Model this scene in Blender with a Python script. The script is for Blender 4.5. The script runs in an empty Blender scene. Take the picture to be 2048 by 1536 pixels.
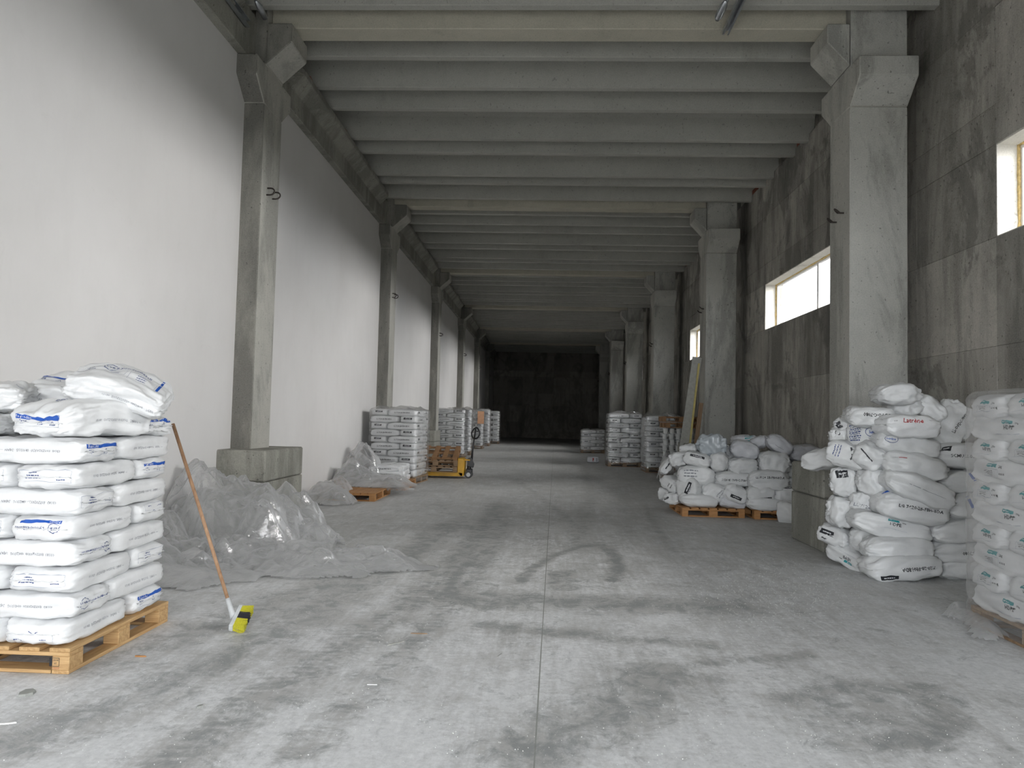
import bpy, bmesh, math, random
import numpy as np
from mathutils import Vector, Matrix, noise
from mathutils.bvhtree import BVHTree
random.seed(7)
PI = math.pi
sc = bpy.context.scene
COL = sc.collection

# ------------------------------------------------------------------ camera
F = 1480.0; CAM_H = 1.5; PPX, PPY = 1024.0, 768.0
_d = Vector((61.0, 72.0, F)).normalized()
_r = Vector((1.0, 0.0235, 0.0)); _r = (_r - _d * _r.dot(_d)).normalized()
_u = -_d.cross(_r)
if _u[1] > 0: _u = -_u
# rows r, d, u: world axes written in image axes (x right, y down, z forward)
def at(px, py, X=None, Y=None, Z=None):
    """world point seen at a pixel of the photograph on a known plane"""
    v = Vector((px - PPX, py - PPY, F)); w = Vector((_r.dot(v), _d.dot(v), _u.dot(v)))
    t = X / w.x if X is not None else (Y / w.y if Y is not None else (Z - CAM_H) / w.z)
    return Vector((0, 0, CAM_H)) + w * t
cam = bpy.data.objects.new('camera', bpy.data.cameras.new('camera')); COL.objects.link(cam)
cam.data.sensor_width = 36; cam.data.lens = F * 36 / 2048
cx = Vector((_r[0], _d[0], _u[0])); cy = -Vector((_r[1], _d[1], _u[1])); cz = -Vector((_r[2], _d[2], _u[2]))
M = Matrix((cx, cy, cz)).transposed().to_4x4(); M.translation = (0, 0, CAM_H)
cam.matrix_world = M; cam.data.clip_end = 500
sc.camera = cam
# ------------------------------------------------------------------ light
sc.view_settings.view_transform = 'Standard'; sc.view_settings.look = 'None'
sc.view_settings.gamma = 1; sc.view_settings.use_curve_mapping = False
sc.view_settings.exposure = 2.6
sc.cycles.transparent_max_bounces = 16
sc.cycles.max_bounces = 10; sc.cycles.diffuse_bounces = 7; sc.cycles.glossy_bounces = 3
sc.cycles.caustics_reflective = False; sc.cycles.caustics_refractive = False
sc.cycles.sample_clamp_indirect = 4
w = bpy.data.worlds.new('sky'); sc.world = w; w.use_nodes = True
nt = w.node_tree; bg = nt.nodes['Background']
tc = nt.nodes.new('ShaderNodeTexCoord'); nz = nt.nodes.new('ShaderNodeTexNoise'); nz.inputs['Scale'].default_value = 3; nz.inputs['Detail'].default_value = 5
rp = nt.nodes.new('ShaderNodeValToRGB'); rp.color_ramp.elements[0].position = .35; rp.color_ramp.elements[1].position = .62
rp.color_ramp.elements[0].color = (.80, .86, .93, 1); rp.color_ramp.elements[1].color = (1, 1, 1, 1)
nt.links.new(tc.outputs['Generated'], nz.inputs['Vector']); nt.links.new(nz.outputs['Fac'], rp.inputs['Fac']); nt.links.new(rp.outputs['Color'], bg.inputs['Color'])
bg.inputs['Strength'].default_value = 1.35
sl = bpy.data.lights.new('hazy_sun', 'SUN'); sl.energy = 3.3; sl.angle = math.radians(52); sl.color = (1, .985, .96)
so = bpy.data.objects.new('hazy_sun', sl); COL.objects.link(so); so.rotation_euler = Vector((math.cos(math.radians(21)) * .97, -.24, math.sin(math.radians(21)))).to_track_quat('Z', 'Y').to_euler()
# bay layout (all in metres)
BAY = 8.45; COLY = [1.5 + BAY * k for k in range(-0, 7)]      # column centres 1.5, 9.95, 18.4 ...
XL, XR = -4.10, 4.92                                            # wall faces
YF, YE = -3.2, 60.6                                             # front and end walls
DOOR = (-3.95, 4.75, 4.4)
WINC = [5.725 + BAY * k for k in range(0, 5)]                   # window centres
WZ0, WZ1, WHALF, WT = 3.62, 4.65, 2.5, .40
def portal(name, loc, rot, sx, sy):
    l = bpy.data.lights.new(name, 'AREA'); l.shape = 'RECTANGLE'; l.size = sx; l.size_y = sy
    l.cycles.is_portal = True
    o = bpy.data.objects.new(name, l); COL.objects.link(o); o.location = loc; o.rotation_euler = rot
for i, c in enumerate(WINC):
    portal('window_daylight_portal', (XR + WT + .05, c, (WZ0 + WZ1) / 2), (0, PI / 2, 0), WZ1 - WZ0, 2 * WHALF)
portal('door_daylight_portal', ((DOOR[0] + DOOR[1]) / 2, YF - .35, DOOR[2] / 2), (PI / 2, 0, 0), DOOR[1] - DOOR[0], DOOR[2])

# ------------------------------------------------------------------ helpers
def tag(o, label=None, cat=None, group=None, kind=None):
    if label: o['label'] = label
    if cat: o['category'] = cat
    if group: o['group'] = group
    if kind: o['kind'] = kind
    return o
def link(name, me, parent=None, loc=None, rot=None, mw=None):
    o = bpy.data.objects.new(name, me); COL.objects.link(o)
    if parent is not None: o.parent = parent
    if mw is not None: o.matrix_basis = mw
    if loc is not None: o.location = loc
    if rot is not None: o.rotation_euler = rot
    return o
def empty(name, loc=(0, 0, 0), rz=0.0, label=None, cat=None, group=None, kind=None, mw=None):
    o = link(name, None, loc=loc if mw is None else None, rot=(0, 0, rz) if mw is None else None, mw=mw)
    o.empty_display_size = .1
    return tag(o, label, cat, group, kind)
def mesh(name, vs, fs, mats, mi=None, smooth=False):
    me = bpy.data.meshes.new(name); me.from_pydata([tuple(v) for v in vs], [], fs)
    for m in (mats if isinstance(mats, (list, tuple)) else [mats]): me.materials.append(m)
    if mi is not None: me.polygons.foreach_set('material_index', mi)
    if smooth: me.polygons.foreach_set('use_smooth', [True] * len(me.polygons))
    me.update(); return me
class MB:
    def __init__(s): s.v = []; s.f = []; s.m = []
    def add(s, vs, fs, m=0):
        b = len(s.v); s.v += [tuple(v) for v in vs]; s.f += [tuple(i + b for i in f) for f in fs]; s.m += [m] * len(fs); return s
    def box(s, x0, x1, y0, y1, z0, z1, m=0):
        v = [(x0, y0, z0), (x1, y0, z0), (x1, y1, z0), (x0, y1, z0), (x0, y0, z1), (x1, y0, z1), (x1, y1, z1), (x0, y1, z1)]
        return s.add(v, [(0, 3, 2, 1), (4, 5, 6, 7), (0, 1, 5, 4), (1, 2, 6, 5), (2, 3, 7, 6), (3, 0, 4, 7)], m)
    def prism(s, prof, a0, a1, axis='x', m=0):
        """profile of 2-D points extruded along axis (x: prof=(y,z); y: prof=(x,z))"""
        n = len(prof)
        mk = (lambda p, a: (a, p[0], p[1])) if axis == 'x' else ((lambda p, a: (p[0], a, p[1])) if axis == 'y' else (lambda p, a: (p[0], p[1], a)))
        v = [mk(p, a0) for p in prof] + [mk(p, a1) for p in prof]
        f = [tuple(range(n))[::-1], tuple(range(n, 2 * n))] + [(i, (i + 1) % n, n + (i + 1) % n, n + i) for i in range(n)]
        return s.add(v, f, m)
    def tube(s, pts, r, seg=8, m=0, cap=True):
        pts = [Vector(p) for p in pts]; n = len(pts); rs = r if isinstance(r, (list, tuple)) else [r] * n
        ring = []; up = Vector((0, 0, 1)); px = None
        for i, p in enumerate(pts):
            t = (pts[min(i + 1, n - 1)] - pts[max(i - 1, 0)]).normalized()
            if px is None:
                a = up if abs(t.z) < .9 else Vector((1, 0, 0)); px = t.cross(a).normalized()
            else: px = (px - t * px.dot(t)).normalized()
            py = t.cross(px)
            ring.append([p + (px * math.cos(2 * PI * k / seg) + py * math.sin(2 * PI * k / seg)) * rs[i] for k in range(seg)])
        v = [q for R in ring for q in R]
        f = [(i * seg + k, i * seg + (k + 1) % seg, (i + 1) * seg + (k + 1) % seg, (i + 1) * seg + k) for i in range(n - 1) for k in range(seg)]
        if cap: f += [tuple(range(seg))[::-1], tuple(range((n - 1) * seg, n * seg))]
        return s.add(v, f, m)
    def mesh(s, name, mats, smooth=False, bevel=0):
        me = mesh(name, s.v, s.f, mats, s.m)
        bm = bmesh.new(); bm.from_mesh(me)
        bmesh.ops.recalc_face_normals(bm, faces=bm.faces)
        if bevel: bmesh.ops.bevel(bm, geom=[e for e in bm.edges if e.calc_face_angle(0) > .3], offset=bevel, segments=1, affect='EDGES')
        bm.to_mesh(me); bm.free()
        if smooth: me.polygons.foreach_set('use_smooth', [True] * len(me.polygons))
        return me
    def obj(s, name, mats, parent=None, smooth=False, bevel=0, loc=None, rot=None, mw=None):
        return link(name, s.mesh(name, mats, smooth, bevel), parent, loc, rot, mw)
_boxc = {}
def boxmesh(name, sx, sy, sz, mat, bevel=.003):
    k = (name, round(sx, 3), round(sy, 3), round(sz, 3), mat.name)
    if k not in _boxc:
        _boxc[k] = MB().box(-sx / 2, sx / 2, -sy / 2, sy / 2, -sz / 2, sz / 2).mesh(name, mat, bevel=bevel)
    return _boxc[k]
def N(x, y, z=0.0): return noise.noise((x, y, z))

# ------------------------------------------------------------------ materials
class Mat:
    def __init__(s, name, rough=.8, col=(.5, .5, .5), metal=0.0, spec=.5):
        s.m = bpy.data.materials.new(name); s.m.use_nodes = True; s.t = s.m.node_tree; s.n = s.t.nodes; s.b = s.n['Principled BSDF']
        s.b.inputs['Roughness'].default_value = rough; s.b.inputs['Base Color'].default_value = (*col, 1)
        s.b.inputs['Metallic'].default_value = metal; s.b.inputs['Specular IOR Level'].default_value = spec
        s.pos = None
    def P(s, scale=(1, 1, 1), obj=False):
        if obj: g = s.n.new('ShaderNodeTexCoord').outputs['Object']
        else: g = s.n.new('ShaderNodeNewGeometry').outputs['Position']
        mp = s.n.new('ShaderNodeMapping'); mp.inputs['Scale'].default_value = scale; s.t.links.new(g, mp.inputs['Vector']); return mp.outputs[0]
    def noise(s, scale, stretch=(1, 1, 1), detail=4, rough=.55, dist=0, obj=False):
        n = s.n.new('ShaderNodeTexNoise'); n.inputs['Scale'].default_value = scale; n.inputs['Detail'].default_value = detail
        n.inputs['Roughness'].default_value = rough; n.inputs['Distortion'].default_value = dist
        s.t.links.new(s.P(stretch, obj), n.inputs['Vector']); return n.outputs['Fac']
    def ramp(s, fac, *st):
        r = s.n.new('ShaderNodeValToRGB'); e = r.color_ramp.elements
        for i, (p, c) in enumerate(st):
            q = e[i] if i < 2 else e.new(p); q.position = p
            q.color = (c, c, c, 1) if not isinstance(c, tuple) else (*c, 1)
        s.t.links.new(fac, r.inputs['Fac']); return r.outputs['Color']
    def mix(s, fac, a, b, mode='MIX'):
        m = s.n.new('ShaderNodeMix'); m.data_type = 'RGBA'; m.blend_type = mode
        for k, v in ((0, fac), (6, a), (7, b)):
            if hasattr(v, 'links'): s.t.links.new(v, m.inputs[k])
            elif k == 0: m.inputs[0].default_value = v
            else: m.inputs[k].default_value = (*v, 1) if isinstance(v, tuple) else (v, v, v, 1)
        return m.outputs[2]
    def math(s, op, a, b):
        m = s.n.new('ShaderNodeMath'); m.operation = op
        for k, v in ((0, a), (1, b)):
            if hasattr(v, 'links'): s.t.links.new(v, m.inputs[k])
            else: m.inputs[k].default_value = v
        return m.outputs[0]
    def attr(s, name):
        a = s.n.new('ShaderNodeAttribute'); a.attribute_name = name; return a.outputs['Fac']
    def color(s, c): s.t.links.new(c, s.b.inputs['Base Color']); return s
    def rough(s, c): s.t.links.new(c, s.b.inputs['Roughness']); return s
    def bump(s, h, strength=.3, dist=.01):
        b = s.n.new('ShaderNodeBump'); b.inputs['Strength'].default_value = strength; b.inputs['Distance'].default_value = dist
        s.t.links.new(h, b.inputs['Height']); s.t.links.new(b.outputs[0], s.b.inputs['Normal']); return s
def concrete(name, lo, hi, dark, streak=0.0, pits=.5, stain=(.50, .62), bump=.35, rnd=0.0):
    m = Mat(name, .85)
    big = m.noise(.55, detail=5); mid = m.noise(5, detail=6, rough=.65); fine = m.noise(60, detail=3)
    c = m.mix(m.ramp(big, (.3, 0.0), (.7, 1.0)), lo, hi)
    c = m.mix(.35, c, m.mix(m.ramp(mid, (.35, 0.0), (.65, 1.0)), lo, hi))
    st = m.ramp(m.noise(1.5, (1, 1, .25), detail=8, rough=.7, dist=.4), (stain[0], 0.0), (stain[1], 1.0))
    c = m.mix(m.math('MULTIPLY', st, .65), c, dark)
    if streak:
        sk = m.ramp(m.noise(7, (1, 1, .06), detail=4, rough=.6), (.45, 0.0), (.68, 1.0))
        c = m.mix(m.math('MULTIPLY', sk, streak), c, dark)
    pt = m.ramp(m.noise(26, (1, 1, .8), detail=2, rough=.4), (.68, 0.0), (.73, 1.0))
    c = m.mix(m.math('MULTIPLY', pt, pits), c, tuple(v * .45 for v in dark))
    c = m.mix(.25, c, m.ramp(fine, (.3, tuple(v * .7 for v in lo)), (.7, tuple(min(1, v * 1.15) for v in hi))))
    if rnd:
        oi = m.n.new('ShaderNodeObjectInfo').outputs['Random']
        c = m.mix(1.0, c, m.ramp(oi, (0.0, 1 - rnd), (1.0, 1.0)), 'MULTIPLY')
        wt = m.ramp(m.noise(.8, (1, 1, .7), detail=9, rough=.72, dist=1.0), (.50, 0.0), (.56, 1.0))      # damp patches with drip edges
        c = m.mix(m.math('MULTIPLY', wt, .5), c, tuple(v * .9 for v in dark))
    m.color(c); m.bump(m.math('SUBTRACT', m.mix(.5, mid, fine), m.math('MULTIPLY', pt, .6)), bump, .012)
    return m.m
M_COL = concrete('cast_concrete_column', (.37, .365, .33), (.52, .51, .465), (.19, .19, .17), pits=.6, stain=(.49, .60))
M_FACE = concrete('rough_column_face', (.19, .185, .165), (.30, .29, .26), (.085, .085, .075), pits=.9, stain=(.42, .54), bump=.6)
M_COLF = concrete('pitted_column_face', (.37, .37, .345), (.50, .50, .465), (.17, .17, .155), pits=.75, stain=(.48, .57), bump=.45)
M_COLR = concrete('rough_cast_concrete', (.25, .25, .22), (.40, .39, .345), (.10, .10, .088), pits=.8, stain=(.44, .56))
M_CEIL = concrete('ceiling_concrete', (.34, .34, .31), (.45, .45, .415), (.24, .24, .215), pits=.5, stain=(.58, .74), bump=.2)
M_BEAM = concrete('beam_concrete', (.40, .385, .32), (.54, .515, .43), (.28, .265, .22), pits=.3, stain=(.58, .70), bump=.2)
M_WALLR = concrete('formwork_concrete', (.32, .305, .275), (.58, .55, .495), (.10, .098, .088), streak=.30, pits=.8, stain=(.46, .58), bump=.5, rnd=.3)
M_END = concrete('end_wall_concrete', (.30, .275, .24), (.44, .41, .36), (.14, .135, .12), pits=.5, rnd=.35)
M_OUT = concrete('outdoor_concrete', (.20, .20, .19), (.26, .26, .25), (.15, .15, .14))
M_SOIL = concrete('dark_outdoor_ground', (.05, .05, .045), (.08, .075, .065), (.03, .03, .03))
mp = Mat('white_plaster', .75)
pb = mp.noise(.4, detail=4); pf = mp.noise(3, (1, 1, .35), detail=6, rough=.7)
c = mp.mix(mp.ramp(pb, (.35, 0.0), (.7, 1.0)), (.66, .648, .638), (.73, .72, .715))
sm = mp.ramp(mp.noise(2.2, detail=7, rough=.75, dist=.6), (.60, 0.0), (.78, 1.0))
c = mp.mix(mp.math('MULTIPLY', sm, .22), c, (.45, .44, .42))
c = mp.mix(mp.math('MULTIPLY', mp.ramp(pf, (.5, 0.0), (.75, 1.0)), .12), c, (.5, .49, .47))
mp.color(c).bump(mp.noise(30, (1, 1, .4), detail=4), .12, .006); M_PLAST = mp.m
M_RIM = concrete('window_reveal_mortar', (.62, .60, .55), (.74, .72, .67), (.35, .33, .29), pits=.6, stain=(.56, .64))
def brickm():
    m = Mat('red_brick', .9); m.color(m.mix(m.ramp(m.noise(9), (.3, 0.0), (.7, 1.0)), (.20, .07, .045), (.33, .13, .09))); return m.m
M_BRICK = brickm()
# floor: grey slab, white dust swept into streaks, dark tyre smears painted as vertex attribute
mf = Mat('dusty_concrete_floor', .6)
b1 = mf.ramp(mf.noise(.45, detail=5, rough=.6, dist=.5), (.36, 0.0), (.66, 1.0))
c = mf.mix(b1, (.40, .40, .39), (.52, .52, .51))
dust = mf.attr('dust'); dirt = mf.attr('dirt')
stx = mf.noise(5, (.7, 1.9, 1), detail=8, rough=.72, dist=.5)
sty = mf.noise(7, (2.2, .22, 1), detail=8, rough=.7, dist=.3)
spk = mf.noise(26, detail=6, rough=.75)
mot = mf.noise(2.4, (1, .7, 1), detail=10, rough=.78, dist=.6)
mixn = mf.math('ADD', mf.math('MULTIPLY', stx, .28), mf.math('ADD', mf.math('MULTIPLY', sty, .37), mf.math('ADD', mf.math('MULTIPLY', mot, .55), mf.math('MULTIPLY', spk, .25))))
mixn = mf.math('SUBTRACT', mixn, .225)
v1 = mf.math('ADD', mixn, mf.math('SUBTRACT', mf.math('MULTIPLY', dust, .26), mf.math('MULTIPLY', dirt, .15)))
dsum = mf.math('SUBTRACT', v1, .47)
wv = mf.mix(mf.ramp(mf.mix(.5, spk, mf.noise(11, (1.4, .5, 1), detail=9, rough=.8)), (.38, 0.0), (.62, 1.0)), (.56, .57, .575), (.78, .79, .80))
c = mf.mix(mf.ramp(v1, (.47, 0.0), (.66, 1.0)), c, wv)
n9 = mf.noise(5, (1.1, .9, 1), detail=10, rough=.82, dist=.5)
dk = mf.ramp(mf.math('SUBTRACT', mf.math('ADD', n9, mf.math('MULTIPLY', dirt, .15)), mf.math('MULTIPLY', dust, .05)), (.525, 0.0), (.66, 1.0))
c = mf.mix(mf.math('MULTIPLY', dk, .75), c, (.24, .255, .255))
crumbs = mf.ramp(mf.noise(70, detail=1), (.73, 0.0), (.76, 1.0))
c = mf.mix(mf.math('MULTIPLY', crumbs, .8), c, (.8, .8, .78))
mf.color(c); mf.rough(mf.ramp(dsum, (.0, .5), (.4, .85))); mf.bump(mf.mix(.5, spk, stx), .25, .006); M_FLOOR = mf.m
def simple(name, col, rough=.5, metal=0.0, var=.12, sc_=12, spec=.5):
    m = Mat(name, rough, col, metal, spec)
    m.color(m.mix(m.ramp(m.noise(sc_, obj=True), (.3, 0.0), (.7, 1.0)), tuple(v * (1 - var) for v in col), tuple(min(1, v * (1 + var)) for v in col)))
    return m.m
def sackm(name, col, rough=.34):
    m = Mat(name, rough, col)
    n1 = m.noise(14, (1, 1, 1), detail=5, rough=.6, dist=1.2, obj=True); n2 = m.noise(46, (1, .35, 1), detail=3, obj=True)
    m.color(m.mix(m.ramp(m.noise(4, detail=6, rough=.7, obj=True), (.45, 0.0), (.75, 1.0)), col, tuple(v * .90 for v in col)))
    m.bump(m.mix(.4, n1, n2), .22, .012); m.b.inputs['Coat Weight'].default_value = .15; m.b.inputs['Coat Roughness'].default_value = .25
    return m.m
M_SACK = sackm('white_pe_sack', (.74, .75, .76)); M_SACKG = sackm('shaded_white_sack', (.66, .67, .675), .42)  # second is the same white sack, shade on the heaps put into its colour
M_SACKL = sackm('greyish_sack', (.56, .57, .60), .38); M_SACKB = sackm('blue_grey_clear_bag', (.44, .48, .51), .25)
M_BLUE = simple('blue_print', (.010, .085, .42), .4, var=.05); M_NAVY = simple('navy_print', (.03, .06, .2), .45, var=.05)
M_BLACK = simple('black_print', (.015, .017, .022), .4, var=.05); M_GREY = simple('grey_print', (.22, .23, .26), .5, var=.05)
M_TEAL = simple('teal_print', (.02, .27, .29), .4, var=.05); M_RED = simple('red_print', (.36, .03, .03), .4, var=.05)
M_LBL = simple('white_label', (.8, .81, .83), .4, var=.02)
M_LEDGE = simple('print_outline', (.35, .38, .45), .5, var=.02)
def woodm(name, a, b, ax=(1, 12, 12)):
    m = Mat(name, .65); g = m.noise(3.0, ax, detail=6, rough=.65, dist=.8, obj=True); g2 = m.noise(1.5, detail=3)
    c = m.mix(m.ramp(g, (.35, 0.0), (.65, 1.0)), a, b); c = m.mix(m.ramp(g2, (.35, 0.0), (.7, .35)), c, tuple(v * .55 for v in a))
    m.color(c).bump(g, .2, .004); return m.m
M_WOOD = woodm('pine_pallet_wood', (.42, .25, .105), (.66, .44, .215)); M_WOODY = woodm('pine_pallet_wood_lengthwise', (.42, .25, .105), (.66, .44, .215), (12, 1, 12))
M_WOODO = woodm('orange_pallet_wood', (.33, .155, .05), (.50, .26, .10)); M_WOODD = woodm('weathered_pallet_wood', (.22, .14, .08), (.36, .24, .14))
M_WOODR = woodm('brown_pallet_wood', (.26, .135, .06), (.42, .24, .115))
M_BROOMW = woodm('broom_handle_wood', (.26, .14, .075), (.42, .26, .15), (12, 12, 1))
M_YEL = simple('yellow_bristles', (.60, .57, .05), .6, var=.2, sc_=200); M_DBR = simple('dark_bristles', (.045, .045, .055), .6, var=.2, sc_=200)
M_PLG = simple('pale_grey_plastic', (.52, .54, .55), .4); M_BLKM = simple('black_paint', (.02, .02, .022), .35)
M_JACK = simple('yellow_paint', (.62, .34, .015), .4, var=.15, sc_=6); M_STEEL = simple('galvanised_steel', (.5, .53, .56), .3, metal=.9)
M_IRON = simple('rusty_iron', (.045, .036, .032), .7); M_PVC = simple('white_pvc', (.8, .8, .8), .35, var=.02)
M_FOAM = simple('yellow_foam', (.62, .46, .2), .9, var=.3, sc_=30)
M_BOARD = simple('grey_board', (.33, .33, .30), .7); M_BOARDY = simple('yellow_edge_board', (.48, .40, .14), .6); M_BUCK = simple('white_bucket_plastic', (.66, .67, .66), .35, var=.03)
M_ORANGE = simple('orange_paper_label', (.75, .42, .25), .6); M_CHIP = simple('bare_concrete_flake', (.30, .31, .29), .8)
def filmm(name, tint, alpha, rough=.12, gl=.22, bstr=.5, bscale=9, edge=.45):
    """thin polyethylene film: mostly see-through, a little milky, with sharp glints"""
    m = bpy.data.materials.new(name); m.use_nodes = True; t = m.node_tree; n = t.nodes; n.clear()
    o = n.new('ShaderNodeOutputMaterial'); tr = n.new('ShaderNodeBsdfTransparent'); df = n.new('ShaderNodeBsdfDiffuse'); tl = n.new('ShaderNodeBsdfTranslucent')
    g = n.new('ShaderNodeBsdfGlossy'); fr = n.new('ShaderNodeFresnel'); fr.inputs['IOR'].default_value = 1.45
    df.inputs['Color'].default_value = (*tint, 1); tl.inputs['Color'].default_value = (*tint, 1); g.inputs['Roughness'].default_value = rough; g.inputs['Color'].default_value = (1, 1, 1, 1)
    tcn = n.new('ShaderNodeTexCoord'); nz = n.new('ShaderNodeTexNoise'); nz.inputs['Scale'].default_value = bscale; nz.inputs['Detail'].default_value = 4; nz.inputs['Distortion'].default_value = 1.0
    bp = n.new('ShaderNodeBump'); bp.inputs['Strength'].default_value = bstr; bp.inputs['Distance'].default_value = .03
    t.links.new(tcn.outputs['Object'], nz.inputs['Vector']); t.links.new(nz.outputs['Fac'], bp.inputs['Height'])
    for q in (df, tl, g, fr): t.links.new(bp.outputs[0], q.inputs['Normal'])
    m1 = n.new('ShaderNodeMixShader'); m1.inputs[0].default_value = .4; t.links.new(df.outputs[0], m1.inputs[1]); t.links.new(tl.outputs[0], m1.inputs[2])
    m2 = n.new('ShaderNodeMixShader'); lw = n.new('ShaderNodeLayerWeight'); lw.inputs['Blend'].default_value = .35; t.links.new(bp.outputs[0], lw.inputs['Normal']); mr = n.new('ShaderNodeMapRange'); mr.inputs['To Min'].default_value = alpha; mr.inputs['To Max'].default_value = min(.9, alpha * 2 + edge); t.links.new(lw.outputs['Facing'], mr.inputs['Value']); t.links.new(mr.outputs[0], m2.inputs[0]); t.links.new(tr.outputs[0], m2.inputs[1]); t.links.new(m1.outputs[0], m2.inputs[2])
    ma = n.new('ShaderNodeMath'); ma.operation = 'MULTIPLY_ADD'; ma.inputs[1].default_value = 1.0; ma.inputs[2].default_value = gl * .2; t.links.new(fr.outputs[0], ma.inputs[0])
    cl = n.new('ShaderNodeMath'); cl.operation = 'MINIMUM'; cl.inputs[1].default_value = gl + .22; t.links.new(ma.outputs[0], cl.inputs[0])
    m3 = n.new('ShaderNodeMixShader'); t.links.new(cl.outputs[0], m3.inputs[0]); t.links.new(m2.outputs[0], m3.inputs[1]); t.links.new(g.outputs[0], m3.inputs[2])
    t.links.new(m3.outputs[0], o.inputs[0]); return m
M_FILM = filmm('crumpled_clear_film', (.88, .89, .90), .15, .10, .20, .35, 11)
M_WRAP = filmm('stretch_film', (.85, .86, .86), .03, .12, .22, .35, 9, .12)
M_GLASS = filmm('window_glass', (.8, .8, .8), .0, .02, .1, 0, 1, 0)

# ------------------------------------------------------------------ setting: floor
def build_floor():
    xs = np.concatenate([np.arange(XL - .3, XR + .6, .03)])
    ys = np.concatenate([np.arange(1.2, 9, .03), np.arange(9, 16, .06), np.linspace(16, YE, 60)]); ys = np.concatenate([[YF], ys])
    X, Y = np.meshgrid(xs, ys); nx, ny = len(xs), len(ys)
    dirt = np.zeros_like(X); dust = np.clip(.50 - (Y - 3.5) * .07, -.25, .50)
    def path(pts, wd, s, treads=0):
        nonlocal dirt
        P = [at(a, b, Z=0) for a, b in pts]
        for a, b in zip(P[:-1], P[1:]):
            ax, ay, bx, by = a.x, a.y, b.x, b.y; L2 = (bx - ax) ** 2 + (by - ay) ** 2
            t = np.clip(((X - ax) * (bx - ax) + (Y - ay) * (by - ay)) / L2, 0, 1)
            d = np.hypot(X - ax - t * (bx - ax), Y - ay - t * (by - ay))
            v = s * np.clip(1.25 - d / (wd * .75), 0, 1)
            if treads: v = v * (.8 + .2 * np.sign(np.sin(t * math.sqrt(L2) * 75 + d * 30)))
            dirt = np.maximum(dirt, v)
    path([(40, 1480), (300, 1385), (480, 1300), (640, 1215), (800, 1120), (900, 1050)], .34, .75)
    path([(330, 1530), (520, 1400), (700, 1290), (830, 1200), (930, 1110), (1000, 1010)], .30, .8, 1)
    path([(600, 1500), (740, 1370), (860, 1260), (950, 1150), (1010, 1040)], .20, .7, 1)
    path([(180, 1330), (380, 1270), (560, 1200), (700, 1150)], .35, .6)
    path([(960, 1110), (915, 1145), (900, 1175), (915, 1205), (970, 1215), (1030, 1200)], .14, 1.0)
    path([(1035, 1165), (1060, 1140), (1110, 1110), (1165, 1092)], .10, .9)
    path([(1165, 1092), (1205, 1092), (1230, 1110), (1236, 1135), (1222, 1160)], .13, 1.0)
    path([(1120, 1145), (1128, 1175)], .22, .8)
    path([(900, 1195), (1060, 1200), (1200, 1205), (1330, 1210), (1470, 1212)], .42, .8)
    path([(980, 1250), (1080, 1265), (1190, 1265)], .2, .7)
    path([(1210, 1278), (1330, 1282), (1420, 1290)], .16, .6)
    path([(1060, 1500), (1150, 1450), (1260, 1400), (1330, 1360)], .42, .8)
    path([(1200, 1490), (1260, 1420), (1350, 1340)], .25, .6, 1)
    path([(1580, 1400), (1700, 1370), (1850, 1380), (1900, 1430), (1840, 1480), (1700, 1490)], .2, .8)
    path([(1700, 1430), (1800, 1430)], .45, .55)
    path([(1380, 1330), (1480, 1320), (1620, 1310)], .12, .7, 1)
    path([(1290, 1010), (1340, 1100)], .1, .4)
    path([(1030, 960), (1090, 1000), (1150, 1050)], .12, .4)
    path([(870, 1000), (940, 1060), (960, 1120)], .25, .35)
    path([(1150, 1100), (1180, 1000), (1170, 930)], .2, .35)
    for a, b, r in [(1990, 1340, .55), (1900, 1230, .4), (1320, 1240, .25), (700, 1500, .8), (200, 1520, .7), (1450, 1500, .6), (560, 1280, .2)]:
        p = at(a, b, Z=0); dust = np.maximum(dust, .75 * np.clip(1.4 - np.hypot(X - p.x, Y - p.y) / r, 0, 1) * (1 - dirt))
    vs = np.stack([X.ravel(), Y.ravel(), np.zeros(X.size)], 1)
    i = np.arange(nx * ny).reshape(ny, nx); fs = np.stack([i[:-1, :-1].ravel(), i[:-1, 1:].ravel(), i[1:, 1:].ravel(), i[1:, :-1].ravel()], 1)
    me = bpy.data.meshes.new('floor'); me.vertices.add(len(vs)); me.vertices.foreach_set('co', vs.ravel())
    me.loops.add(fs.size); me.loops.foreach_set('vertex_index', fs.ravel()); me.polygons.add(len(fs)); me.polygons.foreach_set('loop_start', np.arange(len(fs)) * 4)
    me.update(calc_edges=True); me.materials.append(M_FLOOR)
    for nm, arr in (('dirt', dirt), ('dust', dust)):
        at_ = me.attributes.new(nm, 'FLOAT', 'POINT'); at_.data.foreach_set('value', arr.ravel().astype(np.float32))
    o = link('floor', me); tag(o, kind='structure')
    # saw-cut joints, a thin recessed-looking dark bead and its raised dusty lips
    a, b = at(1068, 1536, Z=0), at(1103, 960, Z=0); k = (b.x - a.x) / (b.y - a.y)
    f0, f1 = a.x + k * (YF - a.y), a.x + k * (YE - a.y)
    j = MB().add([(f0 - .0035, YF, .0012), (f0 + .0035, YF, .0012), (f1 + .0035, YE, .0012), (f1 - .0035, YE, .0012)], [(0, 1, 2, 3)])
    t = j.obj('trim_1', M_CHIP); tag(t, 'thin saw-cut joint running down the middle of the floor', kind='structure')
build_floor()
tag(MB().box(-60, 60, -60, YF - .001, -.15, -.002).obj('ground', M_OUT), kind='structure')
tag(MB().box(XR + .8, 60, YF - .5, 90, -.15, -.002).obj('ground', M_SOIL), kind='structure')

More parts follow.
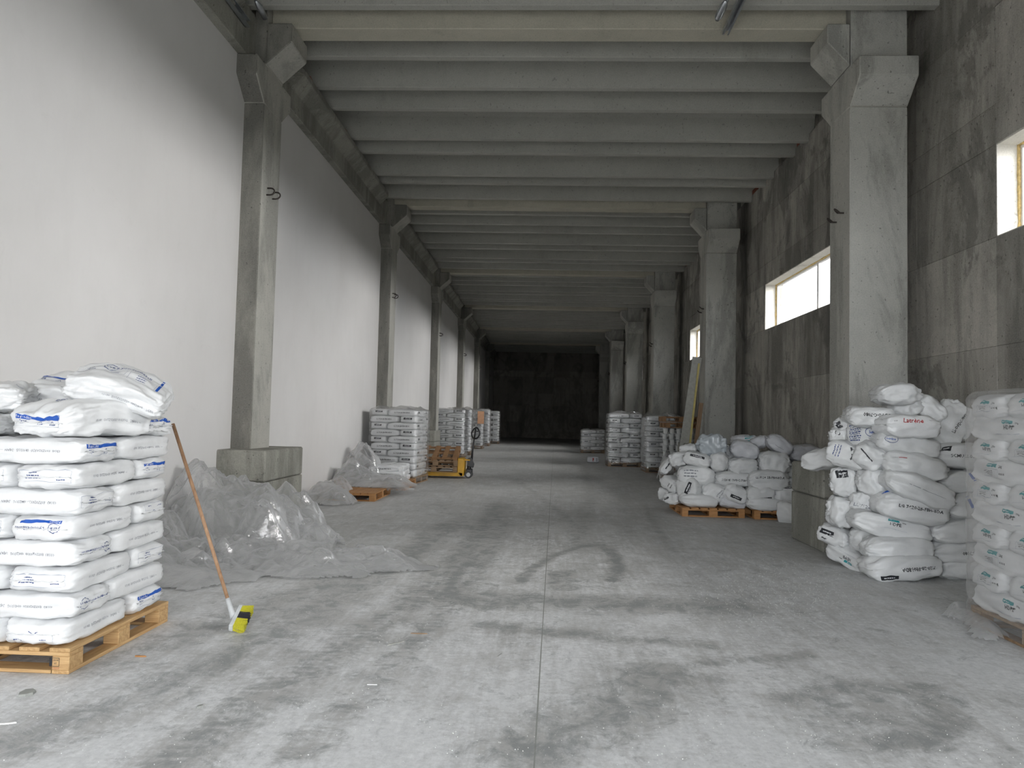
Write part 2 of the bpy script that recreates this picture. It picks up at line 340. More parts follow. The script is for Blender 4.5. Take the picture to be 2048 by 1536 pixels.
# ------------------------------------------------------------------ setting: walls
tag(MB().box(XL - .35, XL, YF, YE, 0, 6.23).obj('wall_left', M_PLAST), kind='structure')
tag(MB().box(XL - .35, XL - .17, YF, YE, 6.23, 7.43).obj('wall_upper_left', M_END), kind='structure')
WTOP = 7.02; SLABZ_ = 7.42
def wall_right():
    base = MB(); t = .012                                     # panels sit 12 mm proud of this core
    x0, x1 = XR + t, XR + WT
    base.box(x0, x1, YF, YE, 0, WZ0); base.box(x0, x1, YF, YE, WZ1, WTOP)
    ys = [YF] + [v for c in WINC for v in (c - WHALF, c + WHALF)] + [YE]
    for a, b in zip(ys[0::2], ys[1::2]): base.box(x0, x1, a, b, WZ0, WZ1)
    base.box(XR + .22, x1, YF, YE, WTOP, SLABZ_ + .01)
    w_ = base.obj('wall_right', M_WALLR); tag(w_, kind='structure')
    rows = [0, 1.18, 2.42, WZ0, WZ1, 5.1, 6.2, WTOP]
    for c in [5.725 + BAY * k for k in range(-1, 7)]:
        cs = [-4.225, -WHALF, -1.25, 0, 1.25, WHALF, 4.225]
        for i in range(6):
            for r in range(7):
                if r == 3 and 1 <= i <= 4 and any(abs(c - q) < .1 for q in WINC): continue
                y0, y1 = c + cs[i], c + cs[i + 1]
                if y1 > YE: y1 = YE
                if y0 < YF: y0 = YF
                if y1 - y0 < .05: continue
                g = .004; sy, sz = y1 - y0 - g, rows[r + 1] - rows[r] - g
                dx = random.choice((0, 0, .003, .006))
                link('panel', boxmesh('panel', t, sy, sz, M_WALLR, .002), w_, (XR + t / 2 + dx - .003, (y0 + y1) / 2, (rows[r] + rows[r + 1]) / 2))
wall_right()
def wall_end():
    w_ = MB().box(XL - .3, XR + .4, YE, YE + .35, 0, 7.4).obj('wall_back', M_END); tag(w_, kind='structure')
    xs = [XL, -2.92, -1.65, -.42, .845, 2.15, 3.4, XR]; zs = [0, 1.3, 2.64, 3.66, 5.0, 5.5, 6.77]
    for i in range(7):
        for r in range(6):
            link('panel', boxmesh('panel', xs[i + 1] - xs[i] - .035, .04, zs[r + 1] - zs[r] - .035, M_END, .005), w_,
                 ((xs[i] + xs[i + 1]) / 2, YE - .02, (zs[r] + zs[r + 1]) / 2))
wall_end()
f_ = MB(); f_.box(XL - .35, DOOR[0], YF - .3, YF, 0, 7.4); f_.box(DOOR[1], XR + .4, YF - .3, YF, 0, 7.4); f_.box(DOOR[0], DOOR[1], YF - .3, YF, DOOR[2], 7.4)
tag(f_.obj('wall_front', M_COLR), kind='structure')
def window(i, c):
    e = empty('window_%d' % (i + 1), (XR + .25, c, WZ0), kind='structure')
    h = WZ1 - WZ0; f = .055
    fr = MB(); fr.box(0, .06, -WHALF, WHALF, 0, f); fr.box(0, .06, -WHALF, WHALF, h - f, h)
    fr.box(0, .06, -WHALF, -WHALF + f, f, h - f); fr.box(0, .06, WHALF - f, WHALF, f, h - f); fr.box(-.005, .065, -.04, .04, f, h - f)
    fr.obj('window_frame', M_PVC, e, bevel=.004)
    for s in (-1, 1):
        y0, y1 = sorted((s * .04, s * (WHALF - f)))
        MB().box(.03, .034, y0, y1, f, h - f).obj('pane', M_GLASS, e)
    r = random.Random(i); fo = MB()
    for (a, b, zz) in ((-WHALF, WHALF, h),):                    # squeezed-out foam bead along head and jambs
        n = 40
        fo.tube([(-.012, a + (b - a) * k / n, zz - .012) for k in range(n + 1)], [.012 + .014 * r.random() for k in range(n + 1)], 5)
    for s in (-1, 1):
        n = 12; fo.tube([(-.012, s * (WHALF - .012), h * k / n) for k in range(n + 1)], [.012 + .016 * r.random() for k in range(n + 1)], 5)
    fo.obj('foam_seal', M_FOAM, e, smooth=True)
    rv = MB()                                                  # plastered reveal lining of the opening
    rv.box(-.245, 0, -WHALF, WHALF, h - .012, h + .002); rv.box(-.245, 0, -WHALF, -WHALF + .012, 0, h); rv.box(-.245, 0, WHALF - .012, WHALF, 0, h); rv.box(-.245, .1, -WHALF, WHALF, -.002, .012)
    rv.obj('reveal', M_RIM, e)
for i, c in enumerate(WINC): window(i, c)

# ------------------------------------------------------------------ ceiling: double-tee ribs under a slab
RIBZ, SLABZ, BEAMZ = 6.88, 7.42, 6.78
def ceiling():
    e = MB().box(XL - .4, XR + .45, YF, YE + .3, SLABZ, SLABZ + .2).obj('ceiling', M_CEIL); tag(e, kind='structure')
    offs = [-.52, .86, 1.91, 2.71, 4.08, 4.83, 6.2, 6.78]
    tz = SLABZ - RIBZ
    prof = [(-.065, 0), (.065, 0), (.10, tz - .12), (.17, tz), (-.17, tz), (-.10, tz - .12)]
    rib = MB().prism(prof, XL - .1, XR + .1, 'x').mesh('rib', M_CEIL, bevel=.008)
    pw = [(-.25, 0), (.25, 0), (.27, tz), (-.27, tz)]
    for c in [9.95 + BAY * k for k in range(-2, 6)]:
        for k, o in enumerate(offs):
            y = c + o
            if YF + .2 < y < YE - .2:
                r = link('rib', rib, e, (0, y, RIBZ + (.0 if k != 2 else .015)), (0, 0, math.radians([0, .1, -.1, .05][k % 4])))
    for k, c in enumerate([9.95 + BAY * j for j in range(-1, 6)]):
        b = MB().box(-3.83, 3.93, c - .18, c + .16, BEAMZ, SLABZ).obj('ceiling_beam', M_BEAM, bevel=.012)
        tag(b, 'concrete cross beam over the %s pair of columns' % ('first second third fourth fifth sixth seventh'.split()[k - 1] if k else 'nearest unseen'), 'beam', 'cross beams between columns', 'structure')
ceiling()
def girders():
    ords = 'zeroth first second third fourth fifth sixth seventh eighth'.split()
    ys = [YF + .1] + COLY[0:] + [YE]
    for k, (a, b) in enumerate(zip(ys[:-1], ys[1:])):
        a0, b0 = a + .02, b - .02
        m = MB(); y0, y1 = a0, b0; q0, q1 = a0 + .75, b0 - .75
        def sec(y, xt): return [(-4.26, y, 6.212), (-3.985, y, 6.212), (-3.985, y, 6.55), (xt, y, 6.74), (xt, y, 6.84), (-4.26, y, 6.84)]
        S = [sec(y0, -3.97), sec(q0, -3.97), sec(q0 + .35, -3.79), sec(q1 - .35, -3.79), sec(q1, -3.97), sec(y1, -3.97)]
        v = [p for s in S for p in s]; f = [tuple(range(6))[::-1], tuple(range(30, 36))]
        f += [(i * 6 + j, i * 6 + (j + 1) % 6, (i + 1) * 6 + (j + 1) % 6, (i + 1) * 6 + j) for i in range(5) for j in range(6)]
        m.add(v, f)
        tag(m.obj('edge_beam', M_COLR, bevel=.01), 'long concrete edge beam above the %s bay of the white wall' % ords[k + 1], 'beam', 'edge beams on the left', 'structure')
        # broken brick infill sitting on the edge beam between ribs
        r = random.Random(k)
        if k >= 1:
            for j in range(3):
                y = a + 1.4 + 2.5 * j + r.random() * .4
                o = link('brick', boxmesh('brick', .12, .5, .09, M_BRICK, .01), None, (-3.92, y, 6.888), (0, 0, r.uniform(-.1, .1)))
                tag(o, 'red brick infill on the left edge beam, bay %s, %s piece' % (ords[k], ('nearest', 'middle', 'far')[j]), 'brick', 'brick infill under the ceiling')
                y += 1.1
                o = link('brick', boxmesh('brick', .2, .6, .12, M_BRICK, .01), None, (XR + .11, y, WTOP + .062), (0, 0, r.uniform(-.08, .08)))
                tag(o, 'red brick infill on top of the right wall, bay %s, %s piece' % (ords[k], ('nearest', 'middle', 'far')[j]), 'brick', 'brick infill under the ceiling')
girders()

# ------------------------------------------------------------------ columns
def column(k, side, c):
    ords = ['', 'nearest', 'second', 'third', 'fourth', 'fifth', 'farthest']
    L = side < 0
    lab = ('%s left column against the white wall, on a square concrete pedestal' if L else '%s right column standing off the dark wall, on a square pedestal') % ords[k]
    e = empty('concrete_column', ((-3.97 if L else 4.28), c, 0), label=lab, cat='column', group='concrete columns', kind='structure')
    xi, xo = (-3.83, -4.2) if L else (3.91, 4.645)
    x0, x1 = sorted((xi, xo)); ox, oy = e.location.x, c
    def pr(prof, a, b, axis, nm, mat, bev=.012):
        m = MB(); 
        if axis == 'x': m.prism(prof, a - ox, b - ox, 'x')
        else: m.prism([(p[0] - ox, p[1]) for p in prof], a - oy, b - oy, 'y')
        o = m.obj(nm, mat, e, bevel=bev)
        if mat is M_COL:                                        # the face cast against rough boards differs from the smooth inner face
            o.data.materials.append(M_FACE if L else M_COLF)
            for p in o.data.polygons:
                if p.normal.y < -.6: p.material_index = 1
        return o
    D = .335
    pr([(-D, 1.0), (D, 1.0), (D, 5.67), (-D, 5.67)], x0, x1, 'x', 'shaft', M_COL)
    pr([(-D, 5.67), (D, 5.67), (D + .33, 5.95), (D + .33, 6.205), (-D - .3, 6.205), (-D - .3, 5.95)], x0 if not L else xo, x1, 'x', 'corbel', M_COL)
    pr([(-D, 6.205), (D, 6.205), (D, 7.35), (-D, 7.35)], *( (-4.0, -3.83) if L else (3.92, 4.645)), 'x', 'upper_shaft', M_COL)
    s = 1 if L else -1
    tip = -3.49 if L else 3.62
    pr([(xi, 6.21), (tip, 6.52), (tip, 6.775), (xi, 6.775)], c - D, c + D * .9, 'y', 'bracket', M_COL)
    if L: px = (-4.2, -3.47 if k < 3 else -3.80, c - .74, c + .715)
    else: px = (3.37, 4.85, c - .9, c + .225)
    m = MB(); m.box(px[0] - ox, px[1] - ox, px[2] - oy, px[3] - oy, 0, .63); p1 = m.obj('pedestal', M_COLR, e, bevel=.012)
    m = MB(); m.box(px[0] - ox, px[1] - ox, px[2] - oy, px[3] - oy, .636, 1.03); m.obj('pedestal', M_COLR, e, bevel=.02)
    for dy, z in ((-.12, 4.53), (.10, 4.54)) if L else ((-.10, 4.33), (.14, 4.27)):
        n = 8; pts = [(xi - ox + s * (.0 + .07 * math.sin(PI * t / n)) + s * .0, dy - .0 + .035 * math.cos(PI * t / n) * 1.0, z - .05 + .11 * (t / n)) for t in range(n + 1)]
        hx = xi - ox; ay, az = (.012, .05) if L else (.042, .012)
        pts = [(hx, dy - ay, z - az), (hx + s * .05, dy - ay, z - az)] + [(hx + s * (.05 + .055 * math.sin(PI * t / 6)), dy - ay * math.cos(PI * t / 6), z - az * math.cos(PI * t / 6) + (0 if L else .05 * math.sin(PI * t / 6))) for t in range(1, 6)] + [(hx + s * .05, dy + ay, z + az), (hx, dy + ay, z + az)]
        MB().tube(pts, .011, 6).obj('hook', M_IRON, e, smooth=True)
for k, c in enumerate(COLY):
    if k == 0: continue
    column(k, -1, c); column(k, 1, c)

# ------------------------------------------------------------------ pallets
def pallet(loc, rz, sx, sy, label, mat=None, group='wooden pallets', stamp=False, tilt=None, ndeck=None):
    """deck boards run along local y; origin on the floor at the centre"""
    mat = mat or M_WOODO; maty = M_WOODY if mat is M_WOOD else mat
    e = empty('wooden_pallet', loc, rz, label, 'pallet', group)
    if tilt: e.rotation_euler = (tilt[0], tilt[1], rz)
    n = ndeck or 7; bw = .12; gap = (sx - bw) / (n - 1)
    for i in range(n): link('deck_board', boxmesh('deck_board', bw, sy, .022, maty), e, (-sx / 2 + bw / 2 + gap * i, 0, .133))
    for j in (-1, 0, 1):
        link('cross_board', boxmesh('cross_board', sx, .13, .022, mat), e, (0, j * (sy / 2 - .065), .1105))
        link('bottom_board', boxmesh('bottom_board', .10, sy, .022, maty), e, (j * (sx / 2 - .05), 0, .0115))
        for i in (-1, 0, 1):
            link('block', boxmesh('block', .10 if i else .14, .13, .076, mat), e, (i * (sx / 2 - (.05 if i else 0)), j * (sy / 2 - .065), .061))
    for j in (-1, 1): link('bottom_board', boxmesh('bottom_board', sx - .21, .12, .020, mat), e, (0, j * (sy / 2 - .06), .0113))
    return e

# ------------------------------------------------------------------ text
_tc = {}
def text2d(s, bold=False, mono=False):
    if s in _tc: return _tc[s]
    cu = bpy.data.curves.new('t', 'FONT'); cu.body = s; cu.size = 1; cu.resolution_u = 1; cu.align_x = 'CENTER'; cu.align_y = 'CENTER'
    if bold: cu.offset = .02
    o = bpy.data.objects.new('t', cu); COL.objects.link(o)
    dg = bpy.context.evaluated_depsgraph_get(); me = o.evaluated_get(dg).to_mesh()
    me.calc_loop_triangles()
    vs = [(v.co.x, v.co.y) for v in me.vertices]; fs = [tuple(t.vertices) for t in me.loop_triangles]
    o.to_mesh_clear(); bpy.data.objects.remove(o); bpy.data.curves.remove(cu)
    _tc[s] = (vs, fs); return _tc[s]
def rect2d(w_, h_, nx=14, ny=3):
    vs = [(-w_ / 2 + w_ * i / nx, -h_ / 2 + h_ * j / ny) for j in range(ny + 1) for i in range(nx + 1)]
    return vs, [(j * (nx + 1) + i, j * (nx + 1) + i + 1, (j + 1) * (nx + 1) + i + 1, (j + 1) * (nx + 1) + i) for j in range(ny) for i in range(nx)]
def line2d(a, b, t=.002, n=8):
    dx, dy = b[0] - a[0], b[1] - a[1]; L = math.hypot(dx, dy); nx, ny = -dy / L * t / 2, dx / L * t / 2
    vs = []; 
    for i in range(n + 1):
        x, y = a[0] + dx * i / n, a[1] + dy * i / n; vs += [(x + nx, y + ny), (x - nx, y - ny)]
    return vs, [(2 * i, 2 * i + 1, 2 * i + 3, 2 * i + 2) for i in range(n)]
class Art:
    """flat artwork in metres: list of (verts, faces, material)"""
    def __init__(s): s.p = []
    def put(s, g, x=0, y=0, sc_=1.0, rot=0.0, mat=None):
        c_, s_ = math.cos(rot), math.sin(rot)
        s.p.append(([(x + sc_ * (a * c_ - b * s_), y + sc_ * (a * s_ + b * c_)) for a, b in g[0]], g[1], mat)); return s
    def text(s, t, x, y, h, mat, rot=0, bold=False): return s.put(text2d(t, bold), x, y, h, rot, mat)
    def bars(s, x, y, w_, h_, mat, rot=0, n=4):
        """fine print too small to read: a row of word-length dashes"""
        r = random.Random(int(w_ * 9999 + n)); u = -w_ / 2
        while u < w_ / 2:
            l = min(r.uniform(.1, .3) * w_, w_ / 2 - u); s.put(rect2d(l, h_, 3, 1), x + (u + l / 2) * math.cos(rot), y + (u + l / 2) * math.sin(rot), 1, rot, mat); u += l + .05 * w_
        return s
    def rect(s, x, y, w_, h_, mat, rot=0): return s.put(rect2d(w_, h_), x, y, 1, rot, mat)
    def line(s, a, b, mat, t=.002): return s.put(line2d(a, b, t), mat=mat)
    def frame(s, x, y, w_, h_, mat, t=.002):
        P = [(x - w_ / 2, y - h_ / 2), (x + w_ / 2, y - h_ / 2), (x + w_ / 2, y + h_ / 2), (x - w_ / 2, y + h_ / 2)]
        for i in range(4): s.line(P[i], P[(i + 1) % 4], mat, t)
        return s
def hexlogo(a, x, y, s, mat, rot=0):
    c_, s_ = math.cos(rot), math.sin(rot)
    def R(p): return (x + s * (p[0] * c_ - p[1] * s_), y + s * (p[0] * s_ + p[1] * c_))
    for p, q in (((-.5, .32), (0, .62)), ((0, .62), (.5, .32)), ((.56, .2), (.56, -.25)), ((-.56, .2), (-.56, -.25)), ((-.5, -.36), (0, -.64)), ((0, -.64), (.5, -.36))):
        a.line(R(p), R(q), mat, s * .07)
    a.text('LYB', x, y, s * .46, mat, rot, True)
def art_brand_side(v=0):
    """narrow-end print of the polyolefin sacks"""
    a = Art()
    if v == 0:
        a.rect(0, .030, .30, .024, M_BLUE); a.text('Polyolefins', -.09, .030, .022, M_LBL); a.text('25kg', -.11, -.002, .024, M_NAVY, 0, True); a.text('Net wt.', -.115, -.02, .010, M_NAVY)
        a.line((-.15, -.034), (.15, -.034), M_LEDGE)
        a.put(line2d((.012, -.022), (.048, -.022), .003), mat=M_NAVY); a.put(line2d((.012, -.022), (.030, .008), .003), mat=M_NAVY); a.put(line2d((.048, -.022), (.030, .008), .003), mat=M_NAVY)
    elif v == 1:
        hexlogo(a, -.10, 0, .062, M_NAVY); a.text('LyondellBasell', .045, 0, .036, M_NAVY)
    elif v == 2:
        a.rect(0, .045, .26, .016, M_BLUE); a.text('Polyolefins', .09, .045, .015, M_LBL, PI); a.text('LyondellBasell', -.065, .0, .034, M_NAVY, PI); hexlogo(a, .085, .0, .058, M_NAVY, PI)
    elif v == 3:
        a.frame(0, 0, .32, .075, M_LEDGE)
        for i in range(3): a.bars(-.06, .022 - .018 * i, .05 + .02 * i, .005, M_NAVY)
        a.bars(.11, -.004, .035, .005, M_NAVY); a.bars(.10, -.02, .05, .005, M_NAVY)
    elif v == 4:
        a.line((-.03, -.01), (-.005, .006), M_NAVY, .004); a.line((-.005, .006), (.02, -.01), M_NAVY, .004)
        a.frame(.02, .035, .28, .05, M_LEDGE); a.bars(.08, .04, .05, .005, M_NAVY); a.bars(-.06, .04, .04, .005, M_NAVY)
    return a
def art_batch(rev=False, s=.021):
    a = Art(); a.text('03183  E07Z020320  0H2SUG   24JAN  \u2014', 0, 0, s, M_GREY, PI if rev else 0); return a
def art_top():
    a = Art(); hexlogo(a, -.17, .02, .07, M_NAVY); a.text('LyondellBasell', -.02, .02, .038, M_NAVY)
    a.rect(.16, .0, .018, .26, M_BLUE); a.frame(.05, -.08, .18, .10, M_LEDGE)
    for i in range(3): a.bars(.04, -.055 - .02 * i, .06, .006, M_NAVY)
    return a
def art_front25():
    a = Art(); a.rect(0, .035, .30, .028, M_BLUE); a.text('Polyolefins', -.09, .035, .022, M_LBL); a.text('25kg', -.10, .004, .026, M_NAVY, 0, True); a.text('Net wt.', -.10, -.014, .011, M_NAVY)
    a.frame(0, -.005, .30, .055, M_LEDGE); a.line((.005, -.02), (.04, -.02), M_NAVY, .003); a.line((.005, -.02), (.022, .01), M_NAVY, .003); a.line((.04, -.02), (.022, .01), M_NAVY, .003)
    a.line((.09, -.02), (.13, -.02), M_NAVY, .003); a.line((.09, -.02), (.11, .01), M_NAVY, .003); a.line((.13, -.02), (.11, .01), M_NAVY, .003); a.text('PE-HD', .11, -.014, .011, M_NAVY)
    return a
def art_black(w_=.17, h_=.042, txt=None, rot=0):
    return Art().rect(0, 0, w_, h_, M_BLACK, rot).bars(0, 0, w_ * .6, h_ * .2, M_LBL, rot)
def art_code(t, s=.042, rot=0, mat=None): return Art().text(t, 0, 0, s, mat or M_BLACK, rot, True)
def art_hdpe(v=0):
    a = Art(); a.rect(.02, .035, .11, .026, M_TEAL); a.bars(.0, .035, .05, .005, M_LBL); a.text('25kg', .12, .03, .020, M_BLACK)
    if v == 0: a.text('HDPE', .04, -.005, .042, M_BLACK, 0, True)
    elif v == 1:
        a.frame(.0, -.02, .17, .06, M_LEDGE)
        for i in range(4): a.bars(-.02, -.002 - .012 * i, .10 - .01 * i, .004, M_BLACK)
        for i in range(4): a.rect(.105 + .018 * i, -.02, .008, .014, M_BLACK)
    a.line((-.12, -.05), (.16, -.05), M_LEDGE); return a
def art_lat():
    a = Art(); a.text('Latr\u00e8ne', .0, .0, .062, M_RED, 0, True); a.text('N.W', -.17, .0, .018, M_BLACK); a.text('kg 25', .17, .015, .014, M_BLACK); return a
def art_oval(txt='lotrène', mat=None, sx=.09, sy=.045, cap=M_BLUE):
    a = Art(); n = 22
    for i in range(n):
        t0, t1 = 2 * PI * i / n, 2 * PI * (i + 1) / n
        a.put(line2d((sx * math.cos(t0), sy * math.sin(t0)), (sx * math.cos(t1), sy * math.sin(t1)), .005, 1), mat=M_NAVY)
    a.text(txt, 0, 0, sy * .85, cap, 0, True); return a
def art_printblock():
    a = Art()
    for i in range(9): a.bars(-.10, .10 - .024 * i, .14 - .01 * (i % 3), .008 if i % 2 else .014, M_NAVY)
    for q in art_oval('lotr\u00e8ne').p: a.p.append(([(x + .10, y * 1.4) for x, y in q[0]], q[1], q[2]))
    a.text('25 kg', .06, -.1, .022, M_RED, 0, True); return a

# ------------------------------------------------------------------ sacks
class Shape:
    def __init__(s, L, W, H, k=5.0, pinch=.25, wr=.010, lump=.01, bend=0.0, seed=0, gather=0.0, gpos=1, ear=.05, twist=0.0):
        s.L, s.W, s.H, s.k, s.pinch, s.wr, s.lump, s.bend, s.seed, s.gather, s.gpos, s.ear, s.twist = L, W, H, k, pinch, wr, lump, bend, seed * 7.31, gather, gpos, ear, twist
    def pos(s, p):
        x, y, z = p; k = s.k
        n = (abs(x) ** k + abs(y) ** k + abs(z) ** k) ** (1 / k)
        # keep the plan outline squarer than the cross-section
        n2 = (abs(x) ** 8 + abs(y) ** 8 + abs(z) ** 8) ** (1 / 8.0)
        qx, qy, qz = x / n2 * .5 + x / n * .5, y / n2 * .4 + y / n * .6, z / n
        ax = min(1.0, abs(qx)); t = 1 - s.pinch * ax ** 5
        wy = 1 - s.ear * (1 - ax ** 3)
        if s.gather and qx * s.gpos > .3:                          # tied / bunched end
            g = (qx * s.gpos - .3) / .7; g = g * g * (3 - 2 * g); wy *= 1 - s.gather * g; t *= 1 - s.gather * .35 * g
        X = qx * s.L / 2; Yv = qy * s.W / 2 * wy; Z = qz * s.H / 2 * t
        sd = s.seed
        l = noise.noise((qx * 2.2 + sd, qy * 2.2, qz * 1.5)) * s.lump * 2 + noise.noise((qx * 5 + sd, qy * 4 + 3, qz * 4)) * s.lump
        e = ax ** 3
        wv = noise.noise((qx * 2.5 + sd + 9, qy * 8, qz * 6)) * s.wr * (.25 + 1.5 * e)       # creases running from the ends
        ey = min(1.0, abs(qy)) ** 6
        wv += noise.noise((qx * 16 + sd, qy * 2, qz * 2 + 4)) * s.wr * 1.1 * ey             # gathers across the long edges
        if s.gather and qx * s.gpos > .25: wv += math.sin(math.atan2(qz, qy) * 9 + sd) * .012 * s.gather
        d = l + wv; nl = math.sqrt(qx * qx * .3 + qy * qy + qz * qz) + 1e-6
        Yv += d * qy / nl; Z += d * qz / nl; X += d * .5 * qx
        Z += s.bend * ((qx) ** 2 - .35)
        if s.twist:
            a = s.twist * qx; Yv, Z = Yv * math.cos(a) - Z * math.sin(a), Yv * math.sin(a) + Z * math.cos(a)
        return Vector((X, Yv, Z))
    def on(s, face, u, v, off=.0025):
        def P(u, v):
            u = max(-1.0, min(1.0, u)); v = max(-1.0, min(1.0, v))
            return s.pos({'top': (u, v, 1), 'bottom': (u, -v, -1), 'front': (u, -1, v), 'back': (-u, 1, v), 'right': (1, u, v), 'left': (-1, -u, v)}[face])
        p = P(u, v); a = P(u + .02, v) - P(u - .02, v); b = P(u, v + .02) - P(u, v - .02); n = a.cross(b)
        return p + n.normalized() * off if n.length > 1e-9 else p
def cubegrid(n):
    vs, fs, idx = [], [], {}
    def vid(p):
        k = (round(p[0], 5), round(p[1], 5), round(p[2], 5))
        if k not in idx: idx[k] = len(vs); vs.append(p)
        return idx[k]
    def m(t): t = t / n * 2 - 1; return math.sin(t * PI / 2) * .45 + t * .55
    for fa in range(6):
        for i in range(n):
            for j in range(n):
                q = []
                for (a, b) in ((i, j), (i + 1, j), (i + 1, j + 1), (i, j + 1)):
                    u, v = m(a), m(b)
                    q.append(vid([(u, v, 1), (-u, v, -1), (u, -1, v), (-u, 1, v), (1, u, v), (-1, -u, v)][fa]))
                fs.append(tuple(q))
    return vs, fs
_cg = {}
def sack_mesh(sh, n, mat, name='sack_body'):
    if n not in _cg: _cg[n] = cubegrid(n)
    vs, fs = _cg[n]
    P = [sh.pos(p) for p in vs]; sh.bvh = BVHTree.FromPolygons(P, fs)
    return mesh(name, P, fs, mat, smooth=True)
def print_mesh(sh, face, art, cu=0.0, cv=0.0, rot=0.0, off=.0025):
    bvh = sh.bvh
    dims = {'top': (sh.L, sh.W), 'bottom': (sh.L, sh.W), 'front': (sh.L, sh.H), 'back': (sh.L, sh.H), 'right': (sh.W, sh.H), 'left': (sh.W, sh.H)}[face]
    vs, fs, mi, mats = [], [], [], []; c_, s_ = math.cos(rot), math.sin(rot); lay = 0
    for gv, gf, m in art.p:
        if m not in mats: mats.append(m)
        b = len(vs); o2 = off + (.001 if m is M_LBL else 0)
        for x, y in gv:
            x, y = x * c_ - y * s_, x * s_ + y * c_
            q = sh.on(face, cu + x / (dims[0] / 2), cv + y / (dims[1] / 2), 0)
            hit = bvh.find_nearest(q) if bvh else (None,) * 4
            vs.append(hit[0] + hit[1] * o2 if hit[0] is not None else q)
        fs += [tuple(i + b for i in f) for f in gf]; mi += [mats.index(m)] * len(gf)
    return mesh('printed_label', vs, fs, mats, mi)
def seam_mesh(sh, sgn, mat, ext=.016):
    vs = []; n = 14
    for i in range(n + 1):
        v = -1 + 2 * i / n; p = sh.pos((sgn, v * .80, 0)); w_ = .004 * math.sin(i * 2.1 + sh.seed)
        q = Vector((p.x + sgn * ext, p.y * 1.0, p.z + w_ + .004))
        vs += [p + Vector((-sgn * .01, 0, .003)), p + Vector((-sgn * .01, 0, -.003)), q + Vector((0, 0, .0015)), q + Vector((0, 0, -.0015))]
    fs = []
    for i in range(n):
        a = 4 * i; fs += [(a, a + 2, a + 6, a + 4), (a + 1, a + 5, a + 7, a + 3), (a + 2, a + 3, a + 7, a + 6)]
    return mesh('end_seam', vs, fs, mat, smooth=True)
def build_sack(sh, mw, label, group, n=16, mat=None, prints=(), seam=True, name='plastic_sack', cat='sack'):
    mat = mat or M_SACK
    e = link(name, sack_mesh(sh, n, mat), mw=mw); tag(e, label, cat, group)
    for (face, art, cu, cv, rot) in prints: link('printed_label', print_mesh(sh, face, art, cu, cv, rot), e)
    if seam:
        for s in ((-1, 1) if not sh.gather else (-sh.gpos,)): link('end_seam', seam_mesh(sh, s, mat), e)
    return e
def frame_ab(A, B, roll=0.0):
    A, B = Vector(A), Vector(B); x = (B - A).normalized(); up = Vector((0, 0, 1)); y = up.cross(x).normalized(); z = x.cross(y)
    m = Matrix((x, y, z)).transposed().to_4x4() @ Matrix.Rotation(roll, 4, 'X'); m.translation = (A + B) / 2; return m, (B - A).length

# ------------------------------------------------------------------ near left pallet stack
NX0, NX1, NY0, NY1 = -3.83, -2.645, 4.15, 5.26
pallet(((NX0 + NX1) / 2, (NY0 + NY1) / 2, 0), 0, NX1 - NX0, NY1 - NY0, 'pale pine pallet under the big stack of blue-printed sacks, far left', M_WOOD)
def stamp():
    a = Art(); a.frame(0, 0, .055, .046, M_BLACK, .003); a.rect(-.019, 0, .014, .04, M_BLACK); a.text('DE-HE', .008, .010, .011, M_BLACK, 0, True); a.text('HT', .006, -.008, .012, M_BLACK, 0, True); a.text('13213', .01, -.034, .016, M_RED)
    vs, fs, mi, mats = [], [], [], []
    for gv, gf, m in a.p:
        if m not in mats: mats.append(m)
        b = len(vs); vs += [(x, -.0008, y) for x, y in gv]; fs += [tuple(i + b for i in f) for f in gf]; mi += [mats.index(m)] * len(gf)
    p = [o for o in bpy.data.objects if o.name.startswith('wooden_pallet')][0]
    link('printed_label', mesh('printed_label', vs, fs, mats, mi), p, (NX1 - .085 - p.location.x, NY0 - p.location.y, .067))
stamp()
LH = .1475; ORD = ['lowest', 'second', 'third', 'fourth', 'fifth', 'sixth', 'seventh', 'eighth', 'ninth', 'tenth', 'eleventh', 'twelfth', 'thirteenth']
